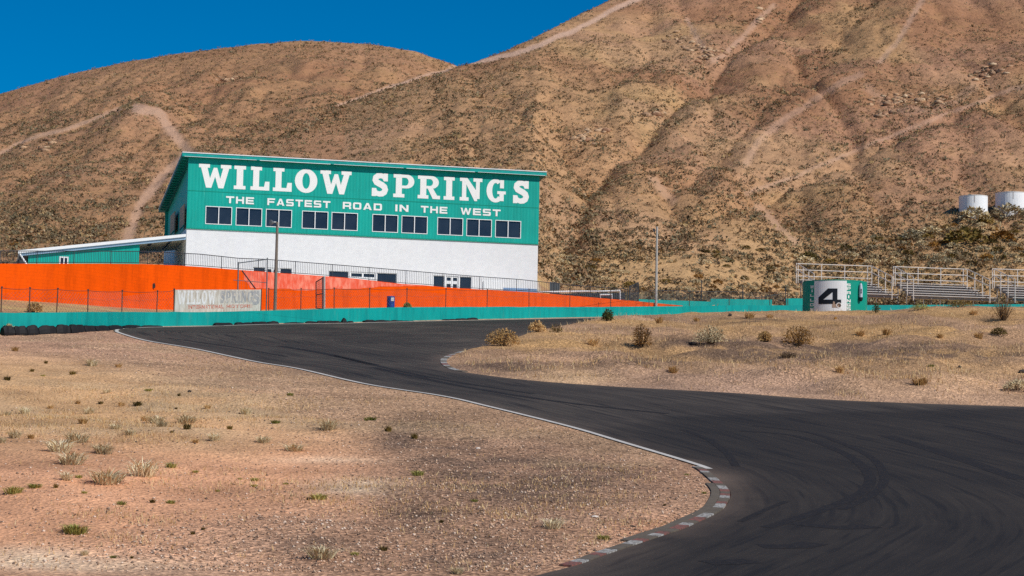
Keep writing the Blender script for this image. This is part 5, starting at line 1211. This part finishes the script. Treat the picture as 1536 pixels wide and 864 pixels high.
# ================================================================ PLANTS AND STONES
def leaves_mb(seed, n, r, h, leaf, top=1., shell=.6, zmin=.08, tri=True):
    g_ = np.random.default_rng(seed); d = g_.normal(0, 1, (n, 3)); d /= np.linalg.norm(d, axis=1)[:, None]; d[:, 2] = np.abs(d[:, 2])
    cl = g_.normal(0, 1, (9, 3)); cl /= np.linalg.norm(cl, axis=1)[:, None]; cl[:, 2] = np.abs(cl[:, 2]); near = (d@cl.T).max(1)
    rr = (shell+(1-shell)*g_.random(n)**.6)*(.62+.38*sstep(.55, .95, near))
    c = d*rr[:, None]*np.array([r, r, h*(1-zmin)]); c[:, 2] += h*zmin
    e1 = g_.normal(0, 1, (n, 3))*.6+d*.6; e2 = g_.normal(0, 1, (n, 3)); e1 /= np.linalg.norm(e1, axis=1)[:, None]; e2 /= np.linalg.norm(e2, axis=1)[:, None]
    k = leaf*g_.uniform(.5, 1.3, (n, 1)); v = np.stack([c-.35*k*e2, c+.35*k*e2, c+k*e1], 1).reshape(-1, 3); mb = MB(); mb.add(v, [(3*i, 3*i+1, 3*i+2) for i in range(n)]); return mb
def stems_mb(seed, n, r, h, th):
    g_ = random.Random(seed); mb = MB()
    for i in range(n):
        a = g_.uniform(0, 2*math.pi); q = g_.random()**.5; p = (math.cos(a)*r*.12*q, math.sin(a)*r*.12*q, -.05); e = (math.cos(a)*r*q*.9, math.sin(a)*r*q*.9, h*(.95-.35*q*q)); m_ = tuple(p[k]*.5+e[k]*.5+g_.uniform(-.06, .06)*r for k in range(3))
        mb.bar(p, m_, th, 4, th*.7); mb.bar(m_, e, th*.7, 4, th*.3)
    return mb
def blades_mb(seed, n, r, h, w, spread=.6, curve=.35):
    g_ = random.Random(seed); mb = MB()
    for i in range(n):
        a = g_.uniform(0, 2*math.pi); q = g_.random()**.6; bx_, by_ = math.cos(a)*r*.45*q, math.sin(a)*r*.45*q; L = h*g_.uniform(.5, 1.1); b = a+g_.uniform(-.8, .8); ln = spread*q+g_.uniform(0, .15)
        mx, my, mz = bx_+math.cos(b)*L*ln*.45, by_+math.sin(b)*L*ln*.45, L*.6; tx, ty, tz = bx_+math.cos(b)*L*(ln+curve*q), by_+math.sin(b)*L*(ln+curve*q), L*(1-.25*q)
        s_, c_ = math.sin(b+g_.uniform(-1, 1))*w, math.cos(b+g_.uniform(-1, 1))*w
        mb.add([(bx_-s_, by_+c_, -.03), (bx_+s_, by_-c_, -.03), (mx+s_*.8, my-c_*.8, mz), (mx-s_*.8, my+c_*.8, mz), (tx, ty, tz)], [(0, 1, 2, 3), (3, 2, 4)])
    return mb
def plant(px, py, w, h, leafm, label, seed, n=420, leaf=.09, stems=18, shell=.45, name='desert_shrub', cat='shrub', zmin=.1):
    """one bush with stems and foliage; w, h in picture pixels"""
    b = drop(px, py); s = F/b[1]; r, hh = w/2/s, h/s
    root_ = empty(name, b, label, cat)
    stems_mb(seed, stems, r, hh, .012+.006*hh).build('stems', M['twig'], root_)
    leaves_mb(seed, int(n*1.7), r, hh, leaf*1.15, shell=shell, zmin=zmin).build('foliage', M[leafm], root_); return root_
plant(962, 521, 34, 37, 'rustbush', 'upright rust brown bush with bare stems on the dirt island', 3, 620, .075, 26, .3)
plant(1065, 516, 54, 28, 'sage', 'wide pale grey brush on the island, next to a dark rock', 4, 900, .08, 30, .2)
plant(1197, 520, 50, 30, 'rustbush', 'spreading olive brown bush on the island below the round tank', 5, 800, .08, 24, .4)
plant(754, 519, 54, 27, 'straw', 'golden tumbleweed at the road edge near the tip of the island', 6, 1000, .085, 30, .3)
plant(836, 499, 26, 14, 'olive', 'thin dark twiggy bush leaning over the island crest', 7, 130, .07, 18, .3)
plant(911, 481, 18, 17, 'yucca', 'small dark green spiky plant in front of the teal barrier', 8, 260, .14, 14, .2)
plant(1505, 481, 42, 32, 'rustbush', 'tall dry reddish brush on the crest near the picture edge', 9, 420, .06, 44, .2)
plant(1314, 470, 12, 17, 'yucca', 'little leafy green plant against the barrier just right of the round tank', 10, 90, .12, 7, .3)
plant(1440, 461, 44, 13, 'olive', 'low olive brush on the crest in front of the middle bleacher', 11, 420, .09, 14, .4)
plant(1380, 465, 30, 10, 'greengrass', 'low greenish brush growing before the fading end of the teal barrier', 12, 300, .08, 10, .4)
plant(1182, 537, 30, 9, 'twig', 'small dark dead brush on the dark stony patch of the island', 13, 260, .06, 20, .3)
plant(1526, 586, 44, 16, 'sage', 'grey cushion brush beside the road at the picture edge', 14, 700, .07, 18, .5)
p_ = plant(611, 463, 14, 11, 'greengrass', 'round pale bush poking up behind the barrier right of the blue drum', 15, 420, .09, 10, .6)
b = behind(611, 461, 1.9); p_.location = (b[0], b[1], b[2]-.15)
p_ = plant(52, 466, 24, 16, 'straw', 'dry grey bush on the bank below the orange wall', 16, 520, .1, 16, .3)
b = behind(52, 464, 2.2); p_.location = (b[0], b[1], ground_z(b[0], b[1]))
plant(12, 500, 22, 13, 'straw', 'golden grass clump among the rubber slabs', 17, 300, .1, 24, .2)
plant(806, 498, 28, 17, 'straw', 'feathery golden bush on the island crest beside a dark twiggy one', 18, 500, .09, 20, .3)
plant(1148, 513, 26, 16, 'straw', 'yellow grass clump left of the olive brown bush', 19, 420, .09, 22, .3)
plant(1498, 503, 26, 11, 'olive', 'yellow green tuft on the island below the dry reddish brush', 20, 320, .08, 12, .4)
# grass tufts: a few meshes, many separate plants
def proto(seed, kind_):
    n, r, h, w, sp = {'pale': (150, .3, .30, .009, .9), 'straw': (130, .25, .26, .009, .7), 'green': (170, .3, .16, .008, 1.0), 'olive': (90, .2, .20, .009, .6)}[kind_]
    return blades_mb(seed, n, r, h, w, sp)
KM = {'pale': 'palegrass', 'straw': 'straw', 'green': 'greengrass', 'olive': 'olive'}
PM = {}
for k in KM:
    PM[k] = []
    for v in range(3):
        o_ = proto(100+v, k).build('grass_tuft', M[KM[k]]); PM[k].append(o_.data); bpy.data.objects.remove(o_)
def tuft(px, py, w, k, label, grp, i):
    b = drop(px, py); s = F/b[1]; w = w*1.15; o_ = bpy.data.objects.new('grass_tuft', PM[k][i % 3]); COL.objects.link(o_); o_.location = b
    q = w/s/.5; o_.scale = (q, q, q*random.uniform(.75, 1.15)*(1 if w < 30 else .8)); o_.rotation_euler = (0, 0, random.uniform(0, 6.28)); return tag(o_, label, 'grass tuft', grp)
Z4 = [(25, 205, 40, 'olive'), (85, 318, 40, 'pale'), (25, 322, 25, 'pale'), (50, 400, 45, 'pale'), (105, 402, 35, 'straw'), (262, 415, 80, 'pale'), (350, 452, 75, 'pale'), (5, 415, 34, 'pale'), (300, 318, 40, 'pale'), (340, 284, 30, 'olive'), (262, 284, 25, 'straw'), (410, 292, 30, 'straw'), (465, 290, 60, 'olive'),
      (490, 342, 40, 'straw'), (528, 350, 60, 'pale'), (594, 302, 20, 'olive'), (630, 348, 72, 'pale'), (632, 372, 50, 'olive'), (580, 382, 22, 'olive'), (775, 370, 35, 'olive'), (660, 416, 30, 'straw'), (725, 408, 50, 'pale'), (888, 414, 50, 'pale'), (990, 443, 70, 'pale'), (1105, 375, 70, 'pale'), (155, 148, 25, 'olive'), (245, 186, 40, 'olive'), (108, 176, 30, 'olive'),
      (145, 190, 20, 'green'), (310, 156, 40, 'pale'), (360, 248, 30, 'pale'), (502, 242, 35, 'green'), (660, 520, 30, 'green'), (480, 530, 110, 'pale'), (360, 552, 120, 'pale'), (115, 570, 60, 'green'), (45, 586, 80, 'green'), (225, 547, 50, 'pale'), (265, 537, 30, 'green'), (188, 568, 35, 'olive'), (285, 588, 25, 'green'), (410, 628, 40, 'green'), (515, 617, 40, 'olive'), (575, 620, 40, 'green'),
      (575, 502, 50, 'green'), (810, 540, 20, 'green'), (860, 544, 35, 'green'), (858, 566, 30, 'green'), (382, 806, 35, 'green'), (445, 812, 25, 'olive'), (285, 798, 30, 'pale'), (685, 714, 25, 'olive'), (650, 730, 30, 'olive'), (735, 580, 20, 'green'), (1075, 606, 70, 'green'), (1040, 612, 22, 'olive'), (1085, 810, 110, 'pale'), (965, 558, 25, 'green'), (980, 256, 30, 'green'), (605, 260, 25, 'olive'), (440, 390, 40, 'pale'), (390, 370, 40, 'pale'), (545, 360, 40, 'pale'), (280, 350, 40, 'straw'), (170, 300, 30, 'straw'), (50, 105, 30, 'straw'), (400, 160, 30, 'straw'), (700, 300, 30, 'straw'), (830, 320, 40, 'pale'), (930, 350, 40, 'green')]
pts_t = [(zx/2.25, 480+zy/2.25, w/2.25, k) for zx, zy, w, k in Z4]
pts_t += [(512+zx/3, 576+zy/3, w/3, k) for zx, zy, w, k in [(345, 414, 70, 'green'), (450, 626, 40, 'olive'), (190, 752, 70, 'olive'), (1455, 552, 25, 'olive'), (520, 858, 60, 'pale'), (130, 165, 70, 'green'), (210, 214, 60, 'olive'), (60, 776, 50, 'green'), (330, 250, 60, 'olive'), (600, 530, 40, 'green')]]
pts_t += [(1056, 741, 9, 'green'), (997, 760, 8, 'olive'), (1290, 503, 18, 'straw'), (1330, 503, 20, 'straw'), (1410, 508, 14, 'straw'), (1468, 508, 18, 'straw'), (989, 485, 18, 'straw'), (1045, 482, 14, 'straw'), (1124, 478, 20, 'straw'), (1155, 477, 14, 'straw'), (1460, 472, 18, 'straw'), (1397, 552, 12, 'green'), (1380, 578, 30, 'straw'), (1260, 560, 20, 'straw'), (1010, 560, 20, 'straw'), (890, 520, 20, 'straw')]
LB = {'pale': ('pale silvery dry grass tuft on the bare gravel', 'pale grass tufts on the gravel'), 'straw': ('small golden dry grass tuft on the gravel', 'golden grass tufts on the gravel'), 'green': ('small green grey weed tuft flat on the gravel', 'green weed tufts on the gravel'), 'olive': ('small dark olive tuft on the gravel', 'olive tufts on the gravel')}
for i, (x, y, w, k) in enumerate(pts_t):
    isl = y < 600 and x > 700
    tuft(x, y, w, k, LB[k][0].replace('the bare gravel', 'the dirt island').replace('the gravel', 'the dirt island') if isl else LB[k][0], LB[k][1].replace('the gravel', 'the island') if isl else LB[k][1], i)
for x, y, w, k, lab in [(91, 679, 42, 'pale', 'largest tall pale grass clump in the cluster on the pink gravel'), (107, 697, 46, 'pale', 'flattened pale grass mat just below the tallest pale clump'), (113, 800, 50, 'green', 'wide flat yellow green tuft alone on bare orange dirt'), (829, 793, 32, 'pale', 'spiky silver grass tuft near the kerbed gravel apex'), (905, 811, 24, 'green', 'bright green weed close to the red and white kerb'), (1030, 714, 9, 'green', 'tiny bright green sprig where the white line ends')]:
    tuft(x, y, w, k, lab, None, 1)
# stones one can point at
def stone(px, py, w, m, label, seed, flat=.6):
    b = drop(px, py); r = w/2*b[1]/F; g_ = np.random.default_rng(seed); v = ico_v*g_.uniform(.7, 1.2, (12, 1))*np.array([r, r*.8, r*flat]); mb = MB(); mb.add(v+np.array([b[0], b[1], b[2]+r*flat*.3]), [tuple(f) for f in ico_f]); o_ = mb.build('stone', M[m], loc=tuple(b)); tag(o_, label, 'stone')
stone(1040, 517, 17, 'dark_stone', 'dark flat rock beside the pale grey brush', 1, .5); stone(1253, 478.5, 6, 'rustbush', 'small brown lump in the golden grass below the number 4', 2, .9); stone(1440, 553, 8, 'dark_stone', 'small black stone in the straw on the right of the island', 3, .8)
stone(717, 674, 8, 'stone', 'white stone lying on the dark gravel near the road line', 4); stone(614, 719, 5, 'stone', 'small white stone beside the pale bare patch', 5); stone(949, 792, 12, 'dark_stone', 'flat black scrap near the kerb', 6, .3); stone(892, 777, 14, 'stone', 'flat pale stone on the gravel near the silver tuft', 7, .4); stone(284, 589, 8, 'dark_stone', 'dark stone among the tufts near the far straight', 8, .7); stone(1095, 474.5, 8, 'dark_stone', 'dark round stone beside the broken concrete block', 9, .9); stone(1534, 560, 14, 'dark_stone', 'black rock behind the grey cushion brush', 10, .6)

# shrubs at the foot of the hills, each one its own
SP = {}
for k, m_ in (('sage', 'sage'), ('olive', 'olive'), ('rust', 'rustbush')):
    SP[k] = []
    for v in range(3):
        o_ = leaves_mb(200+v, 340, 1., .95, .30, shell=.55, zmin=.02).build('desert_shrub', M[m_]); SP[k].append(o_.data); bpy.data.objects.remove(o_)
def shrub(p, s, k, label, grp, flat=.75):
    o_ = bpy.data.objects.new('desert_shrub', random.choice(SP[k])); COL.objects.link(o_); o_.location = p; o_.scale = (s*random.uniform(.85, 1.25), s, s*flat*random.uniform(.85, 1.15)); o_.rotation_euler = (0, 0, random.uniform(0, 6.28)); return tag(o_, label, 'shrub', grp)
def slope_pt(px, py):
    a, E = aE(px, py)
    if E*float(Yh(a)) > float(Zh(a)): return hill_drop(px, py)
    Y = np.arange(float(Yo(a))+5, float(Yh(a))+2, .25); z = base_ground(a*Y, Y); k = int(np.argmin(np.abs(z/Y-E))); return np.array([a*Y[k], Y[k], z[k]])
NAMED = [(1449, 366, 30, 'olive', 'big dark olive bush on the slope below the left water tank'), (1502, 362, 20, 'rust', 'rust brown bush below the right water tank'), (1462, 332, 25, 'sage', 'grey bush covering the foot of the left water tank'), (1512, 327, 30, 'sage', 'wide grey bush covering the foot of the right water tank'), (1478, 336, 15, 'olive', 'dark bush in the gap between the two water tanks'),
         (1395, 352, 17, 'sage', 'dark grey bush left of the big olive bush'), (1365, 360, 18, 'sage', 'grey bush farther along the slope left of the big olive bush'), (1212, 391, 16, 'olive', 'olive bush on the slope above the end of the left bleacher')]
for x, y, w, k, lab in NAMED:
    p = slope_pt(x, y); shrub(p, w/F*p[1], k, lab, None)
PT = []
def scatter(n, x0, x1, y0, y1, wf, cond=None):
    c = 0; t_ = 0
    while c < n and t_ < n*60:
        t_ += 1; x, y = random.uniform(x0, x1), random.uniform(y0, y1)
        if cond and not cond(x, y): continue
        w = wf(x, y)*random.uniform(.6, 1.25)
        if any(abs(x-q[0]) < (w+q[2])*.75 and abs(y-q[1]) < (w+q[2])*.38 for q in PT): continue
        PT.append((x, y, w)); c += 1
scatter(105, 1190, 1550, 322, 398, lambda x, y: 6.+5*(y-320)/80, lambda x, y: y > 388-.21*(x-1190))
scatter(75, 825, 1200, 372, 440, lambda x, y: 5.5+3.5*(y-370)/70)
scatter(26, 1060, 1195, 432, 446, lambda x, y: 6)
scatter(34, 2, 240, 338, 392, lambda x, y: 5.+3*(y-338)/50, lambda x, y: y < 374 and not (180 < x < 215))
for x, y, w in PT:
    p = slope_pt(x, y); k = random.choices(['sage', 'olive', 'rust'], [6, 2.2, 1.2])[0]
    zone = 'behind the bleachers' if x > 1190 else 'right of the big building' if x > 700 else 'above the low annex'
    nm = {'sage': 'grey sage', 'olive': 'olive green', 'rust': 'rust brown'}[k]
    shrub(p, w/F*p[1], k, f'{nm} desert shrub on the lower slope {zone}', f'{nm} shrubs {zone}')

# ---- what nobody could count: gravel and dry grass
def ground_samples(n, x0, x1, y0, y1):
    px = rng.uniform(x0, x1, n); py = rng.uniform(y0, y1, n); d = FWD[None]+((px-768)/F)[:, None]*RR-((py-432)/F)[:, None]*UU
    a, E = d[:, 0]/d[:, 1], d[:, 2]/d[:, 1]; Y = PL[0]/(E-PL[1]*a-PL[2]); return a*Y, Y, px, py
def outside_road(X, Y, m=.35):
    dr_, _ = dist_poly(X, Y, [tuple(p) for p in edge_l[::3]]); di_, _ = dist_poly(X, Y, [tuple(p) for p in edge_i[::3]])
    return ~inside(X, Y, road_poly) & (np.minimum(dr_, di_) > m)
def pebbles():
    X, Y, px, py = ground_samples(80000, -10, 1546, 480, 880)
    ok = outside_road(X, Y) & (Y > 20) & (Y < Yt(X/Y)-.6)
    X, Y, px, py = X[ok], Y[ok], px[ok], py[ok]; Z = gzv(X, Y); _, g_ = soil_attrs(X, Y, Z); k = rng.random(len(X)) < .3+.9*g_; X, Y, Z = X[k], Y[k], Z[k]; m = len(X)
    # mound: the same point in plan keeps its own height
    r = .009+.034*rng.random(m)**4; oc = np.array([(1, 0, 0), (0, 1, 0), (-1, 0, 0), (0, -1, 0), (0, 0, 1), (0, 0, -1)], float); of = np.array([(0, 1, 4), (1, 2, 4), (2, 3, 4), (3, 0, 4), (1, 0, 5), (2, 1, 5), (3, 2, 5), (0, 3, 5)])
    v = oc[None]*rng.uniform(.6, 1.3, (m, 6, 1))*r[:, None, None]*np.array([1, 1, .7]); t_ = rng.uniform(0, 6.28, m); c_, s_ = np.cos(t_)[:, None], np.sin(t_)[:, None]
    v = np.stack([v[..., 0]*c_-v[..., 1]*s_, v[..., 0]*s_+v[..., 1]*c_, v[..., 2]], -1); v += np.stack([X, Y, Z+r*.3], 1)[:, None]
    pal = np.array([srgb(174, 144, 122), srgb(200, 168, 140), srgb(134, 112, 96), srgb(222, 198, 176), srgb(116, 98, 86), srgb(190, 152, 122), srgb(214, 178, 148), srgb(156, 128, 108)]); c = np.repeat(pal[rng.integers(0, len(pal), m)], 6, 0)
    print('pebbles', m); return kind(fast_mesh('gravel', v.reshape(-1, 3), (of[None]+(np.arange(m)*6)[:, None, None]).reshape(-1, 3), M['pebble'], c), 'stuff')
pebbles()
def dry_grass():
    X, Y, px, py = ground_samples(230000, -10, 1546, 482, 880); a = X/Y
    # plan positions on the island are sampled evenly from the base plane
    ok = outside_road(X, Y, .5) & (Y > 20) & (Y < Yt(a)-.7); isl = island(a, Y) >= 0
    n1 = fbm(X, Y, .16, 71, 3); n2 = fbm(X, Y, .7, 72, 2); Z = gzv(X, Y); ppx, ppy = proj(X, Y, Z)
    gold = np.exp(-(((ppx-1350)/190)**2+((ppy-545)/26)**2))+np.exp(-(((ppx-1290)/170)**2+((ppy-488)/16)**2))+.6*np.exp(-(((ppx-960)/90)**2+((ppy-500)/16)**2))+.5*np.exp(-(((ppx-860)/80)**2+((ppy-545)/14)**2))
    left = np.exp(-(((ppx-200)/260)**2+((ppy-615)/60)**2))*1.3
    w = np.where(isl, .03+1.0*gold*(.2+.8*sstep(.42, .55, n2))+.45*sstep(.52, .64, n1), .02+left*sstep(.4, .56, n1)+.2*sstep(.52, .62, n1))*(.3+1.2*sstep(.42, .6, n2))
    ok &= rng.random(len(X)) < np.clip(w, 0, 1)*.8; X, Y, Z, isl = X[ok], Y[ok], Z[ok], isl[ok]; m = len(X); print('grass blades', m)
    h = np.where(isl, rng.uniform(.08, .30, m), rng.uniform(.04, .13, m)); t_ = rng.uniform(0, 6.28, m); w_ = rng.uniform(.008, .018, m)*np.where(isl, 1.2, .8); dx, dy = np.cos(t_)*w_, np.sin(t_)*w_; lx, ly = rng.normal(0, .35, m)*h, rng.normal(0, .35, m)*h
    v = np.stack([np.stack([X-dx, Y-dy, Z-.01], 1), np.stack([X+dx, Y+dy, Z-.01], 1), np.stack([X+lx, Y+ly, Z+h], 1)], 1).reshape(-1, 3)
    pal = np.array([srgb(204, 166, 116), srgb(190, 152, 104), srgb(214, 184, 136), srgb(168, 132, 88), srgb(200, 174, 134)]); c = np.repeat(pal[rng.integers(0, len(pal), m)], 3, 0)
    return kind(fast_mesh('dry_grass', v, np.arange(3*m).reshape(-1, 3), M['pebble'], c), 'stuff')
dry_grass()

# ================================================================ CAMERA, LIGHT, SKY
cam = bpy.data.cameras.new('camera'); co = bpy.data.objects.new('camera', cam); COL.objects.link(co)
cam.sensor_width = 36; cam.lens = F/1536*36; cam.clip_start = .5; cam.clip_end = 5000
co.matrix_world = Matrix(((RR[0], UU[0], -FWD[0], 0), (RR[1], UU[1], -FWD[1], 0), (RR[2], UU[2], -FWD[2], 0), (0, 0, 0, 1)))
sc.camera = co
AZ, EL = math.radians(50), math.radians(42)
S = Vector((math.sin(AZ)*math.cos(EL), -math.cos(AZ)*math.cos(EL), math.sin(EL)))
sun = bpy.data.lights.new('sun', 'SUN'); sun.energy = 4.0; sun.angle = math.radians(.53); sun.color = (1, .96, .90)
so = bpy.data.objects.new('sun', sun); so.rotation_euler = (-S).to_track_quat('-Z', 'Y').to_euler(); COL.objects.link(so)
w = bpy.data.worlds.new('World'); sc.world = w; w.use_nodes = True
nt = w.node_tree; sky = nt.nodes.new('ShaderNodeTexSky'); sky.sky_type = 'NISHITA'; sky.sun_disc = False
sky.sun_elevation = EL; sky.sun_rotation = math.pi-AZ
sky.altitude = 1500; sky.air_density = 1.0; sky.dust_density = 0.0; sky.ozone_density = 5.0
hs = nt.nodes.new('ShaderNodeHueSaturation'); hs.inputs['Saturation'].default_value = 1.75; hs.inputs['Value'].default_value = 1.12
nt.links.new(sky.outputs[0], hs.inputs['Color']); nt.links.new(hs.outputs[0], nt.nodes['Background'].inputs[0]); nt.nodes['Background'].inputs[1].default_value = .07
vs = sc.view_settings; vs.view_transform = 'Standard'; vs.look = 'None'; vs.gamma = 1; vs.exposure = 0
sc.cycles.max_bounces = 5; sc.cycles.use_denoising = False; sc.cycles.caustics_reflective = False; sc.cycles.sample_clamp_indirect = 3.0; sc.cycles.diffuse_bounces = 5
